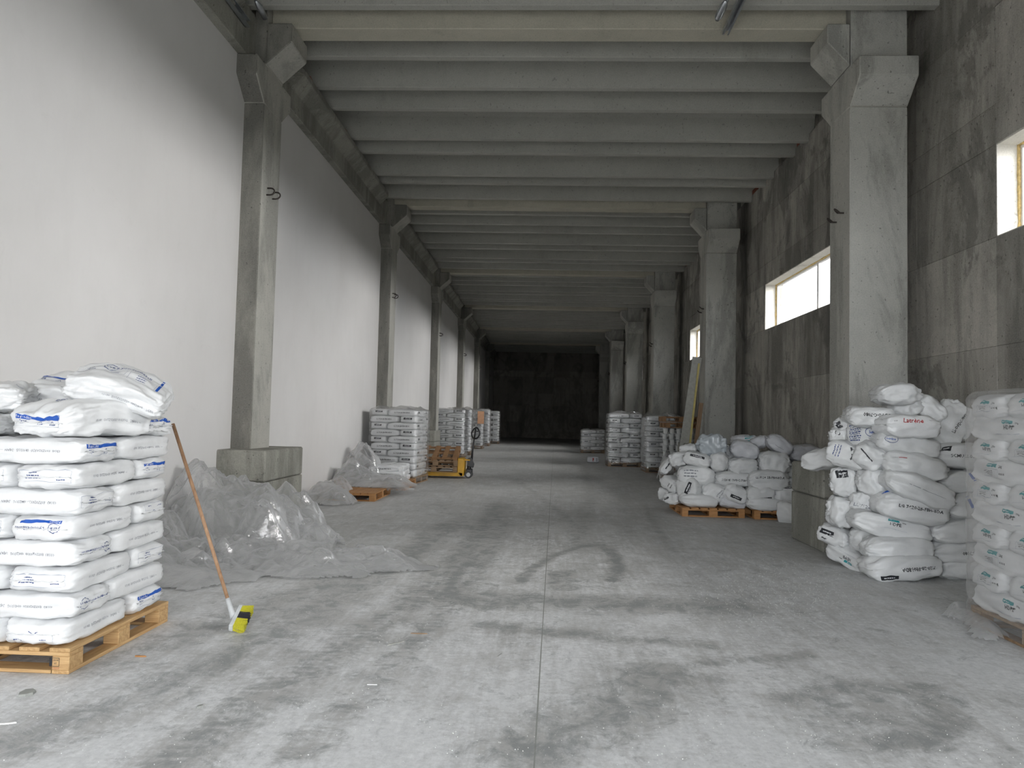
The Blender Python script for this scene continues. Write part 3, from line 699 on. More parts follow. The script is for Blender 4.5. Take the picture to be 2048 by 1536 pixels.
def near_stack():
    z = .146; rnd = random.Random(3); W_, L_ = .425, .66
    for r in range(8):
        odd = r % 2 == 0; zc = z + LH / 2; j = lambda s=.008: rnd.uniform(-s, s)
        xs = [NX1 - .005 - .2 + j(.01), NX1 - .005 - .6, NX1 - .005 - .99]
        batch = art_batch()
        if odd:
            for q, x in enumerate(xs):   # three sacks end-on to the camera
                sh = Shape(L_, W_ - .02, LH + .006, 5.2, .16, .008, .007, seed=r * 10 + q)
                mw = Matrix.Translation((x, NY0 + .315 + j(), zc)) @ Matrix.Rotation(PI / 2 + j(.02), 4, 'Z')
                pr = []
                if q < 2:
                    v = {0: 4, 2: 3, 4: 2, 6: 3}[r] if q == 0 else 3
                    pr.append(('left', art_brand_side(v), 0, .1, 0 if v != 4 else PI))
                if q == 0: pr.append(('front', art_batch(), 0.05, 0, 0))
                lab = 'white blue-printed sack, %s layer of far-left stack, %s end-on at front' % (ORD[r], ('right corner', 'middle', 'left')[q])
                build_sack(sh, mw, lab, 'sacks on the near left pallet', 16, M_SACK, pr, True)
            for q in range(1):
                sh = Shape(.60, W_ - .02, LH + .006, 5.2, .16, .008, .007, seed=r * 10 + 5 + q)
                mw = Matrix.Translation((NX1 - .31 - .6 * q + j(), NY0 + .655 + .215, zc)) @ Matrix.Rotation(j(.03), 4, 'Z')
                pr = [('right', art_brand_side([0, 3, 4, 0][(r // 2) % 4]), 0, .1, 0)] if q == 0 else []
                build_sack(sh, mw, 'white sack, %s layer of far-left stack, rear row %s' % (ORD[r], ('beside aisle', 'near wall')[q]), 'sacks on the near left pallet', 12, M_SACK, pr, True)
        else:
            for q in range(2):
                sh = Shape(.62, W_ - .01, LH + .006, 5.2, .16, .008, .007, seed=r * 10 + q)
                mw = Matrix.Translation((NX1 - .315 + .006 - .62 * q + j(), NY0 + .205, zc)) @ Matrix.Rotation(j(.02), 4, 'Z')
                pr = [('front', art_batch(True), .0 if q == 0 else .2, .05, 0)]
                if q == 0: pr.append(('right', art_brand_side([1, 1, 3, 0][(r // 2) % 4]), 0, .1, PI if r == 3 else 0))
                build_sack(sh, mw, 'white blue-printed sack, %s layer of far-left stack, lying lengthwise at front %s' % (ORD[r], ('right corner', 'left')[q]), 'sacks on the near left pallet', 18, M_SACK, pr, True)
            for q in range(1 if r < 7 else 3):
                sh = Shape(L_, .385, LH + .006, 5.2, .16, .008, .007, seed=r * 10 + 5 + q)
                mw = Matrix.Translation((NX1 - .2 - .4 * q + j(), NY0 + .43 + .325, zc)) @ Matrix.Rotation(PI / 2 + j(.02), 4, 'Z')
                pr = [('front', art_batch(), 0, .0, 0)] if q == 0 else []
                build_sack(sh, mw, 'white sack, %s layer of far-left stack, rear row %s' % (ORD[r], ('beside aisle', 'middle', 'near wall')[q]), 'sacks on the near left pallet', 12 if q == 0 else 8, M_SACK, pr, q == 0)
        z += LH
    # loose sacks thrown on top
    G = 'sacks on the near left pallet'
    def top(A, B, W_, H_, roll, lab, prints, **kw):
        mw, L = frame_ab(A, B, roll); sh = Shape(L, W_, H_, 5.5, .30, .011, .012, **kw)
        build_sack(sh, mw, lab, G, 26, M_SACK, prints, True)
    zt = z
    top((-2.935, 4.19, zt + .115), (-2.80, 4.88, zt + .11), .46, .215, .02, 'white sack with blue 25kg band draped over front corner of stack top',
        [('top', art_top(), .05, .05, 0), ('left', art_front25(), 0, .1, 0), ('front', art_batch(), .1, -.1, 0)], seed=91, bend=-.045)
    top((-3.86, 4.40, zt + .07), (-3.22, 4.40, zt + .07), .42, .15, 0, 'white sack on stack top at left edge of photo, under another', [('front', art_brand_side(0), .2, .3, 0)], seed=92)
    top((-3.24, 5.06, zt + .075), (-2.65, 5.03, zt + .07), .40, .15, 0, 'white sack along rear edge of stack top, right end past the broom tip', [('right', art_brand_side(0), 0, .2, 0), ('front', art_batch(), .3, 0, 0)], seed=93)
    top((-3.82, 5.03, zt + .07), (-3.28, 5.05, zt + .07), .40, .15, 0, 'white sack lying at rear left of stack top against the wall side', [], seed=94)
    top(at(80, 772, Y=4.92), at(250, 812, Y=5.0), .44, .20, .35, 'white sack tilted near stack top, blue band on its left end', [('top', art_front25(), -.55, -.25, -.1), ('front', art_batch(), -.1, 0, 0)], seed=95, bend=-.02)
    top(at(145, 752, Y=4.66), at(337, 800, Y=4.85), .44, .19, .30, 'topmost white sack of far-left stack, slanting down to the right', [('top', art_top(), .25, .1, 0), ('top', art_brand_side(3), -.5, -.1, -.1), ('front', art_batch(), .4, -.2, 0)], seed=96, bend=-.05)
    top(at(-70, 800, Y=4.5), at(64, 788, Y=4.62), .44, .16, .15, 'upper white sack on stack top cut by left edge of photo', [('top', art_brand_side(3), .3, -.3, 0)], seed=97, bend=-.02)
near_stack()

# ------------------------------------------------------------------ broom
def broom():
    head = at(468, 1238, Z=.07); tip = at(346, 848, Y=5.42)
    e = empty('broom', (head.x, head.y, 0), label='push broom with long wooden handle and yellow and black bristles', cat='broom')
    o = Vector((head.x, head.y, 0)); dirv = (tip - head).normalized(); s0 = head + dirv * .10
    MB().tube([s0 - o, (s0 + (tip - s0) * .5) - o + Vector((0, 0, .004)), tip - o], [.0125, .0125, .0125], 12).obj('handle', M_BROOMW, e, smooth=True)
    MB().tube([head + dirv * .01 - o, head + dirv * .05 - o, head + dirv * .15 - o], [.026, .02, .0165], 12).obj('socket', M_PLG, e, smooth=True)
    # head block stands on its side, bristles pointing to the right and towards the floor
    yd = Vector((.05, -.86, -.42)).normalized(); xd = Vector((1, .16, -.12)).normalized(); xd = (xd - yd * xd.dot(yd)).normalized(); zd = xd.cross(yd)
    Mh = Matrix((xd, yd, zd)).transposed().to_4x4(); Mh.translation = Vector((.02, 0, .078))
    bl = MB().prism([(-.105, -.028), (.105, -.028), (.11, 0), (.105, .028), (-.105, .028), (-.11, 0)], -.022, .006, 'x').mesh('block', M_PLG, bevel=.005)
    link('head_block', bl, e, mw=Mh)
    r = random.Random(2); B = {0: MB(), 1: MB()}
    for i in range(30):
        for j in range(6):
            y = -.10 + .20 * i / 29; z = -.022 + .044 * j / 5; col = 1 if 9 <= i <= 17 else 0
            for k in range(3):
                a = Vector((.006, y + r.uniform(-.004, .004), z + r.uniform(-.003, .003))); b = a + Vector((.075 + r.uniform(-.006, .004), (y * .12) + r.uniform(-.008, .008), z * .25 + r.uniform(-.006, .006)))
                B[col].tube([a, b], .0016, 3, cap=False)
    for c, m in ((0, M_YEL), (1, M_DBR)):
        q = link('bristles', B[c].mesh('bristles', m), e, mw=Mh); q['kind'] = 'stuff'; q['label'] = ('yellow bristles', 'dark bristles')[c]
broom()

# ------------------------------------------------------------------ wrapped pallet stacks
def wrap_mesh(x0, x1, y0, y1, z0, z1, lh, seed, amp=.014, tuft=True):
    """loose stretch-film hull round a stack, bulging over every layer"""
    per = []; n = 16; rr = .06
    def corner(cx_, cy_, a0): return [(cx_ + rr * math.cos(a0 + t * PI / 8), cy_ + rr * math.sin(a0 + t * PI / 8)) for t in range(5)]
    for (cx_, cy_, a0, nx_, ny_) in ((x1 - rr, y1 - rr, 0, x0 + rr, y1), (x0 + rr, y1 - rr, PI / 2, x0, y0 + rr), (x0 + rr, y0 + rr, PI, x1 - rr, y0), (x1 - rr, y0 + rr, 1.5 * PI, x1, y1 - rr)):
        c = corner(cx_, cy_, a0); per += c
        last = c[-1]
        for t in range(1, n): per.append((last[0] + (nx_ - last[0]) * t / n, last[1] + (ny_ - last[1]) * t / n))
    P = len(per); nz_ = max(10, int((z1 - z0) / .03)); vs = []; mx, my = (x0 + x1) / 2, (y0 + y1) / 2
    for k in range(nz_ + 1):
        z = z0 + (z1 - z0) * k / nz_; bul = amp * abs(math.sin(PI * (z - z0) / lh)) + .002
        top_in = max(0, (z - z1 + .08) / .08)
        for i, (x, y) in enumerate(per):
            d = bul + noise.noise((x * 3 + seed, y * 3, z * 5)) * .014 + noise.noise((x * 9 + seed, y * 9, z * 14)) * .006 - top_in ** 2 * .05
            nx_, ny_ = x - mx, y - my; l = math.hypot(nx_, ny_)
            vs.append((x + nx_ / l * d, y + ny_ / l * d, z + noise.noise((x * 2, y * 2, seed)) * .01 * top_in))
    fs = [(k * P + i, k * P + (i + 1) % P, (k + 1) * P + (i + 1) % P, (k + 1) * P + i) for k in range(nz_) for i in range(P)]
    b = nz_ * P; rings = 4
    for q in range(1, rings + 1):                                  # top sheet with peaks of loose film
        s = 1 - q / rings * .999; 
        for i, (x, y) in enumerate(per):
            X, Y_ = mx + (x - mx) * s, my + (y - my) * s
            pk = max(0, noise.noise((X * 3.1 + seed * 2, Y_ * 3.1, 7))) * .16 if tuft else 0
            vs.append((X, Y_, z1 + .012 + pk + noise.noise((X * 8, Y_ * 8, seed)) * .015))
        o0 = b if q == 1 else nb; nb = (nz_ + q) * P
        fs += [(o0 + i, o0 + (i + 1) % P, nb + (i + 1) % P, nb + i) for i in range(P)]
    return mesh('stretch_film', vs, fs, M_WRAP, smooth=True)
_sv = {}
def stack_variant(key, L, W_, H_, seed, mat, prints, n=7):
    if key not in _sv:
        sh = Shape(L, W_, H_, 4.5, .22, .008, .006, seed=seed)
        _sv[key] = (sack_mesh(sh, n, mat), [print_mesh(sh, f, a, cu, cv, rot, .004) for f, a, cu, cv, rot in prints])
    return _sv[key]
def put_variant(key, loc, rz, label, group):
    me, pr = _sv[key]; o = link('plastic_sack', me, loc=loc, rot=(0, 0, rz)); tag(o, label, 'sack', group)
    for p in pr: link('printed_label', p, o)
    return o
LB = .69; WB = .41; HB = .165
stack_variant('long_text', LB, WB, HB, 1, M_SACK, [('front', art_code('LL 7124-2B-FBH-BDA', .040), 0, 0, 0), ('right', art_black(.15, .045), 0, .2, 0), ('left', art_black(.15, .045), 0, .2, 0)])
stack_variant('long_label', LB, WB, HB, 2, M_SACK, [('front', art_code('LL  6201 XBX', .036), .1, 0, 0), ('right', art_black(.17, .05), 0, .3, 0), ('left', art_black(.2, .055), 0, .3, 0)])
stack_variant('plain', LB, WB, HB, 3, M_SACK, [], 6)
def wrapped_stack(nm, x0, y0, nl, lh, show=(1, 1, 1, 0), rows=1, seed=1, z0=.146, film=True, skip=0, pal=True, yw=None, pmat=None, plab=None, mirror=False):
    """pinwheel layers; show = front-left, front-right/aisle, rear-aisle, rear-wall. mirror=True: aisle is on the low-x side"""
    S = LB + WB; rnd = random.Random(seed); x1, y1 = x0 + S, y0 + S; before = set(bpy.data.objects)
    G = 'sacks in ' + nm
    if pal: pallet(((x0 + x1) / 2, (y0 + y1) / 2, 0), 0, S, S, plab or 'wooden pallet beneath ' + nm, pmat or M_WOODD)
    for r in range(skip, nl):
        z = z0 + lh * (r + .5); f = (r % 2 == 0) ^ mirror
        if f: P = [(x0 + LB / 2, y0 + WB / 2, 0), (x1 - WB / 2, y0 + LB / 2, PI / 2), (x1 - LB / 2, y1 - WB / 2, PI), (x0 + WB / 2, y1 - LB / 2, -PI / 2)]
        else: P = [(x0 + WB / 2, y0 + LB / 2, -PI / 2), (x1 - LB / 2, y0 + WB / 2, 0), (x1 - WB / 2, y1 - LB / 2, PI / 2), (x0 + LB / 2, y1 - WB / 2, PI)]
        names = ['front left', 'front right', 'rear right', 'rear left']
        for q in range(4):
            if not show[q]: continue
            x, y, a = P[q]
            if abs(abs(a) - PI / 2) < .1: # end-on: face label to the camera
                a = PI / 2 if x > (x0 + x1) / 2 else -PI / 2
            key = 'long_text' if (r + q) % 2 == 0 else 'long_label'
            put_variant(key, (x + rnd.uniform(-.012, .012), y + rnd.uniform(-.012, .012), z), a + rnd.uniform(-.03, .03), 'white sack, %s layer, %s of %s' % (ORD[r], names[q], nm), G)
    if film:
        zt = z0 + lh * nl
        o = link('stretch_film', wrap_mesh(x0 - .012, x1 + .012, y0 - .012, y1 + .012, .05, zt + .01, lh, seed)); tag(o, 'clear stretch film wound around ' + nm, 'film', 'stretch film on pallet stacks')
    if yw:
        Rm = Matrix.Translation((x1, y0, 0)) @ Matrix.Rotation(yw, 4, 'Z') @ Matrix.Translation((-x1, -y0, 0))
        for o in set(bpy.data.objects) - before:
            if o.parent is None: o.matrix_basis = Rm @ o.matrix_basis
wrapped_stack('tall stack by pallet jack', -3.92, 16.52, 10, .152, (1, 1, 1, 0), seed=11, yw=-.11)
wrapped_stack('left stack behind the pallet jack', -4.03, 27.75, 11, .152, (1, 1, 0, 0), seed=12)
wrapped_stack('third wrapped stack on left', -4.0, 30.0, 11, .155, (0, 1, 0, 0), seed=13)
wrapped_stack('left stack with orange label', -4.04, 36.6, 11, .155, (0, 1, 0, 0), seed=14)
wrapped_stack('second farthest left stack', -4.0, 40.5, 12, .155, (0, 1, 0, 0), seed=15)
wrapped_stack('farthest left stack', -3.7, 44.6, 12, .152, (0, 1, 0, 0), seed=16)
q = MB(); q.box(-2.84, -2.79, 36.55, 36.62, 1.45, 1.8); 
q = link('paper_label', boxmesh('paper_label', .32, .012, .62, M_ORANGE, .003), None, (-3.05, 36.545, 1.55)); tag(q, 'orange paper label on wrapped stack, far left of the aisle', 'label')
wrapped_stack('low far right stack', 1.85, 35.0, 6, .155, (1, 1, 0, 1), seed=21, mirror=True)
wrapped_stack('tall right stack with blank sides', 2.22, 24.9, 10, .163, (1, 1, 0, 1), seed=22, mirror=True)
wrapped_stack('right stack by the white tubs', 3.12, 22.4, 10, .155, (1, 1, 0, 0), seed=23, mirror=True)
# small white carton pack on the floor
pk = empty('white_pack', (1.85, 26.9, 0), label='small white wrapped pack on floor left of tall right stack', cat='pack')
sh = Shape(.42, .30, .22, 6, .1, .005, .006, seed=5); link('pack_body', sack_mesh(sh, 8, M_SACKL), pk, (0, 0, .12)); link('printed_label', print_mesh(sh, 'front', Art().rect(0, 0, .05, .12, M_RED).rect(.12, 0, .05, .12, M_GREY), 0, 0, 0), pk, (0, 0, .12))

# half pallet of sacks behind the empty pallet on the left
pallet((-3.42, 13.62, 0), 0, 1.02, 1.35, 'bare orange wooden pallet on the left, under clear film', M_WOODO, ndeck=8)
pallet((-3.32, 15.72, 0), 0, 1.1, 1.25, 'orange wooden pallet carrying a few sacks, left of aisle', M_WOODO)
for r in range(3):
    for q in range(3):
        key = 'long_text' if (q + r) % 2 else 'long_label'
        sh = Shape(.66, .42, .15, 4.5, .25, .012, .012, seed=200 + r * 3 + q)
        yy = 15.33 + .40 * q + r * .03; xx = -3.18 - r * .03
        build_sack(sh, Matrix.Translation((xx + random.uniform(-.03, .03), yy, .146 + .11 * r + .05)) @ Matrix.Rotation(random.uniform(-.06, .06), 4, 'Z') @ Matrix.Rotation(random.uniform(-.05, .05), 4, 'Y'),
                   'slumped white sack, %s layer, %s of the low left heap' % (ORD[r], ('near', 'middle', 'far')[q]), 'slumped sacks behind the bare pallet', 12, M_SACK,
                   [('front', art_code('LL 7124-2B-FBH-BDA', .036), 0, 0, 0), ('top', art_black(.12, .05), -.3, .1, 0), ('top', art_black(.1, .05), .3, -.2, 0)], False)

# ------------------------------------------------------------------ pallet jack and the old pallets on it
def jack():
    e = empty('pallet_jack', (-1.95, 18.62, 0), label='yellow pallet jack with black loop handle holding old pallets', cat='pallet jack')
    for s in (-1, 1):
        y = s * .19
        MB().prism([(-1.25, .055), (-.05, .055), (0, .075), (0, .15), (-1.22, .15), (-1.28, .10)], y - .08, y + .08, 'y').obj('fork', M_JACK, e, bevel=.006)
        MB().tube([(-1.12, y - .05, .041), (-1.12, y + .05, .041)], .04, 14).obj('fork_roller', M_BLKM, e, smooth=False)
        w_ = MB(); w_.tube([(.13, s * .11 - .028, .095), (.13, s * .11 + .028, .095)], .095, 20); w_.obj('steer_wheel', M_BLKM, e)
        MB().tube([(.13, s * .11 - .032, .095), (.13, s * .11 + .032, .095)], .052, 16).obj('wheel_hub', M_PLG, e)
    MB().prism([(-.05, .06), (.02, .06), (.04, .45), (-.01, .50), (-.13, .50), (-.13, .15)], -.27, .27, 'y').obj('body_frame', M_JACK, e, bevel=.01)
    MB().box(-.02, .16, -.14, .14, .44, .47).obj('top_plate', M_JACK, e, bevel=.006)
    MB().tube([(.13, 0, .10), (.13, 0, .42)], .05, 14).obj('pump', M_BLKM, e)
    MB().box(.06, .22, -.11, .11, .10, .24).obj('axle_yoke', M_BLKM, e, bevel=.02)
    MB().prism([(.08, .30), (.24, .26), (.26, .36), (.18, .52), (.10, .50)], -.07, .07, 'y').obj('handle_pivot', M_BLKM, e, bevel=.01)
    MB().tube([(.19, 0, .44), (.21, 0, .70), (.245, 0, 1.0)], [.03, .024, .02], 10).obj('handle_shaft', M_BLKM, e, smooth=True)
    b = Vector((.245, 0, .99)); pts = []
    for t in range(25):
        a = 2 * PI * t / 24; x = math.sin(a) * .125 * (1 - .35 * max(0, -math.cos(a)) ** 1.0); z = -math.cos(a)
        z = .14 + .14 * z; pts.append(b + Vector((.02 + z * .08 + x * .85, -x * .3, z)))
    pts[0] = pts[24] = b.copy()
    MB().tube(pts, .021, 8).obj('handle_loop', M_BLKM, e, smooth=True)
    MB().tube([b, b + Vector((.03, 0, .25))], .022, 8).obj('handle_stem', M_BLKM, e, smooth=True)
    MB().tube([b + Vector((.02, 0, .18)), b + Vector((.07, -.02, .20)), b + Vector((.09, -.02, .17))], .008, 6).obj('control_lever', M_BLKM, e, smooth=True)
jack()
pallet((-2.66, 18.75, .155), 0, 1.15, 1.0, 'old grey-brown pallet lying directly on the jack forks', M_WOODD)
pallet((-2.64, 18.76, .305), .03, 1.10, .95, 'old brown pallet, middle one on the jack', M_WOODD)
pallet((-2.68, 18.82, .50), .02, 1.15, 1.0, 'slanting top pallet on the jack, tilted up to the rear', M_WOODR, tilt=(.26, 0), ndeck=5)

# ------------------------------------------------------------------ right heap of loose sacks (between nearest column and wall)
def px_sack(a, b, Ya, Yb, th, wd, lab, grp, prints=(), roll=0.0, mat=None, n=18, seam=True, zmin=None, **kw):
    A, B = at(a[0], a[1], Y=Ya), at(b[0], b[1], Y=Yb); s = (Ya + Yb) / 2 / F; H_ = th * s
    mw, L = frame_ab(A, B, roll); mw = mw.copy()
    dz = 0
    if zmin is not None and mw.translation.z - H_ / 2 < zmin: mw.translation.z = zmin + H_ / 2
    if wd is None: wd = .40
    mx = mw.translation.x + .0
    sh = Shape(L * 1.04, wd, H_ * 1.12, kw.pop('k', 3.7), kw.pop('pinch', .42), kw.pop('wr', .012) * .95, kw.pop('lump', .02) * .6, **kw)
    return build_sack(sh, mw, lab, grp, n, mat or M_SACKG, prints, seam)
GR = 'loose sacks heaped beside the right column'
def right_heap():
    T = px_sack; BDA = lambda r=0: art_code('7120-2B-FBH-BDA', .046, r); DF = lambda r=0: art_code('LL-DFDC-7080', .046, r)
    # front faces: -y side of a sack whose A end is left
    T((1729, 1143), (1866, 1134), 7.62, 7.68, 46, .42, 'grey-white sack with upside-down black code, lowest at front of right heap', GR, [('front', BDA(PI), .25, .0, 0), ('front', art_black(.2, .05), -.6, -.6, 0)], seed=1, zmin=.01, k=4)
    T((1672, 1100), (1756, 1146), 8.45, 7.95, 36, .40, 'sack with teal HDPE label, lowest left of right heap', GR, [('front', art_hdpe(0), .3, .1, PI), ('top', art_hdpe(0), .3, -.2, 0)], seed=2, zmin=.005)
    T((1728, 1097), (1852, 1096), 7.70, 7.72, 46, .42, 'plump white sack with crumpled left end, second level front of right heap', GR, [('front', BDA(), .2, -.8, 0)], seed=3, gather=.35, gpos=-1)
    T((1655, 1060), (1712, 1082), 8.5, 8.2, 36, .42, 'sack with black label on its left end, low left in right heap', GR, [('front', art_black(.17, .06), -.25, .3, 0), ('front', Art().bars(0, 0, .06, .012, M_BLACK), -.3, -.3, 0)], seed=4)
    T((1699, 1074), (1758, 1078), 8.15, 8.05, 44, .42, 'crumpled white sack wedged behind the plump one, right heap', GR, [], seed=5, gather=.45, gpos=-1, wr=.03)
    T((1700, 1034), (1853, 1070), 7.85, 7.75, 42, .42, 'long white sack with teal HDPE print slanting down right', GR, [('front', art_hdpe(0), -.1, .35, 0), ('top', art_hdpe(1), -.45, -.5, 0)], seed=6, k=3.6)
    T((1654, 1021), (1714, 1022), 8.25, 8.15, 54, .46, 'round bunched end of white sack bulging at left edge of right heap', GR, [], seed=7, gather=.3, gpos=-1, wr=.026, lump=.03)
    T((1749, 1004), (1882, 1026), 7.72, 7.72, 52, .44, 'big sack printed with black dotted code across middle of right heap', GR, [('front', art_code('LG 7420-2B-FBH-BDA', .048), .1, .1, 0), ('top', art_brand_side(0), -.75, -.6, 0)], seed=8, k=3.8, gather=.2, gpos=-1)
    T((1698, 998), (1760, 1012), 8.1, 8.0, 42, .42, 'creased sack with faint grey text beneath the knotted one, right heap', GR, [('front', art_code('LL 7124', .05, 0, M_GREY), -.2, -.2, 0)], seed=9, wr=.025)
    T((1768, 952), (1890, 1002), 7.64, 7.66, 48, .44, 'long sack slanting down right above the code-printed one', GR, [('front', Art().line((-.2, 0), (.2, 0), M_GREY, .004), .1, .0, 0)], seed=10, gather=.3, gpos=-1, k=3.8)
    T((1712, 962), (1778, 963), 7.98, 7.9, 48, .46, 'pleated white sack in the middle left of right heap', GR, [], seed=11, gather=.35, gpos=-1, wr=.024)
    T((1666, 958), (1722, 964), 8.3, 8.15, 54, .46, 'shiny wrinkled sack with navy label patch above pedestal corner', GR, [('front', art_black(.12, .09, 'H', .2), -.1, .5, 0), ('top', art_black(.14, .06), .4, -.3, 0)], seed=12, wr=.03)
    T((1760, 918), (1884, 944), 7.80, 7.72, 46, .44, 'sack with small red and grey marks near its left end', GR, [('front', Art().rect(.03, 0, .08, .008, M_RED).rect(-.05, -.002, .06, .006, M_GREY), -.6, .45, 0)], seed=13, lump=.025, k=3.6)
    T((1713, 900), (1772, 925), 8.0, 7.85, 46, .44, 'sack with single slanting black stripe, upper left of right heap', GR, [('front', Art().rect(0, 0, .17, .012, M_BLACK), -.1, .1, -.5)], seed=14)
    T((1659, 898), (1736, 920), 8.2, 8.0, 44, .42, 'sack printed with a large dark letter, resting by pedestal top', GR, [('front', Art().text('J', .1, .02, .14, M_BLACK, .4, True).bars(-.08, 0, .12, .012, M_NAVY, PI / 2).bars(-.05, 0, .14, .008, M_NAVY, PI / 2).bars(-.02, 0, .13, .008, M_NAVY, PI / 2), -.2, .2, 0)], seed=15)
    T((1611, 927), (1700, 912), 8.75, 8.35, 34, .34, 'cone-shaped white sack end jutting over the right pedestal', GR, [], seed=16, zmin=1.04, gather=.3, gpos=-1)
    T((1746, 878), (1868, 900), 7.88, 7.80, 42, .44, 'white sack with small blue oval logo on left end', GR, [('front', art_oval('lotr\u00e8ne', sx=.07, sy=.04), -.62, .25, 0), ('top', art_oval(), -.6, -.5, 0)], seed=17)
    # big printed face turned to the camera
    A, B = at(1704, 872, Y=8.12), at(1760, 870, Y=7.98); mw, L = frame_ab(A, B, 1.15)
    build_sack(Shape(.36, .42, .17, 4, .3, .014, .015, seed=18), mw, 'upright sack showing large face full of blue text and oval logo', GR, 20, M_SACKG, [('top', art_printblock(), 0, 0, 0)], True)
    T((1660, 872), (1706, 875), 8.4, 8.3, 32, .40, 'small-looking sack with dark scribbled print beside column face', GR, [('front', Art().text('S', 0, 0, .09, M_BLACK, 1.2, True), -.2, .4, 0)], seed=19)
    T((1691, 832), (1782, 836), 8.05, 7.98, 36, .42, 'sack with reversed black code, upper left below the topmost', GR, [('front', DF(PI), .2, .2, 0)], seed=20, k=4)
    T((1676, 852), (1730, 845), 8.38, 8.2, 26, .36, 'sack behind others showing only a black square label', GR, [('front', art_black(.07, .08, 'B'), -.55, 0, .3)], seed=21)
    T((1758, 850), (1866, 856), 7.72, 7.70, 40, .44, 'white sack with red script brand word along its upper edge', GR, [('front', art_lat(), -.08, .5, 0)], seed=22, k=4.5, mat=M_SACK)
    T((1751, 790), (1836, 788), 8.0, 8.0, 36, .40, 'topmost sack of right heap, bunched neck pointing right', GR, [], seed=23, gather=.55, gpos=1, k=4)
    T((1775, 826), (1842, 806), 8.15, 8.1, 36, .40, 'loosely filled sack just under the topmost in right heap', GR, [], seed=24, gather=.4, gpos=1, wr=.028)
    T((1826, 796), (1888, 842), 8.2, 8.05, 40, .42, 'sack sliding down right with pointed upper corner', GR, [], seed=25, gather=.4, gpos=-1)
    A, B = at(1872, 886, Y=7.95), at(1922, 818, Y=8.1); mw, L = frame_ab(A, B, .9)
    build_sack(Shape(L * 1.1, .40, .22, 3.6, .35, .014, .02, seed=26), mw, 'tilted sack with black code, highest beside the wall', GR, 20, M_SACKG, [('top', DF(0), .1, -.35, 0), ('front', DF(), 0, 0, 0), ('left', art_black(.14, .06), 0, 0, 0), ('front', art_black(.12, .05), -.6, .4, 1.2)], True)
    T((1858, 908), (1985, 915), 7.88, 7.9, 44, .42, 'sack with black label and code, under the tilted one', GR, [('front', art_code('SCMU LL-DFDC-7080', .044), .0, .0, 0), ('front', art_black(.10, .06), -.75, .7, 0)], seed=27, gather=.35, gpos=-1)
    T((1866, 963), (1985, 960), 7.85, 7.9, 40, .42, 'sack with blue stripe, fifth from floor beside wrapped stack', GR, [('front', Art().rect(0, 0, .03, .10, M_BLUE, .4), -.1, .5, 0)], seed=28)
    T((1876, 1012), (1990, 1004), 7.80, 7.85, 46, .42, 'sack with wide blue stripe, fourth from floor beside wrapped stack', GR, [('front', Art().rect(0, 0, .035, .14, M_BLUE, .35).text('Polyolefins', .12, 0, .02, M_NAVY, -1.2), -.3, .4, 0)], seed=29)
    T((1850, 1064), (1985, 1054), 7.75, 7.8, 42, .42, 'plain creased sack, third from floor beside wrapped stack', GR, [], seed=30, wr=.022)
    T((1850, 1103), (1985, 1096), 7.78, 7.8, 42, .42, 'sack with upside-down code, second from floor beside wrapped stack', GR, [('front', DF(PI), .2, 0, 0)], seed=31)
    T((1866, 1144), (1985, 1142), 7.80, 7.8, 42, .42, 'plain sack at floor level beside wrapped stack', GR, [], seed=32, zmin=.01)
    # sacks of the inner rows that show only through the gaps
    for i, (x, y, z) in enumerate([(3.95, 8.25, .13), (4.45, 8.3, .13), (3.9, 8.3, .40), (4.45, 8.35, .40), (3.95, 8.3, .66), (4.45, 8.35, .66), (4.0, 8.35, .92), (4.45, 8.4, .92), (4.05, 8.4, 1.16)]):
        sh = Shape(.58, .44, .26, 3.4, .35, .015, .02, seed=60 + i)
        build_sack(sh, Matrix.Translation((x, y, z)) @ Matrix.Rotation(random.uniform(-.2, .2), 4, 'Z'), 'sack of the inner row, %s of right heap' % ('bottom left', 'bottom right', 'second level left', 'second level right', 'third level left', 'third level right', 'fourth level left', 'fourth level right', 'fifth level', 'uppermost')[i], GR, 10, M_SACKG, [], False)
right_heap()

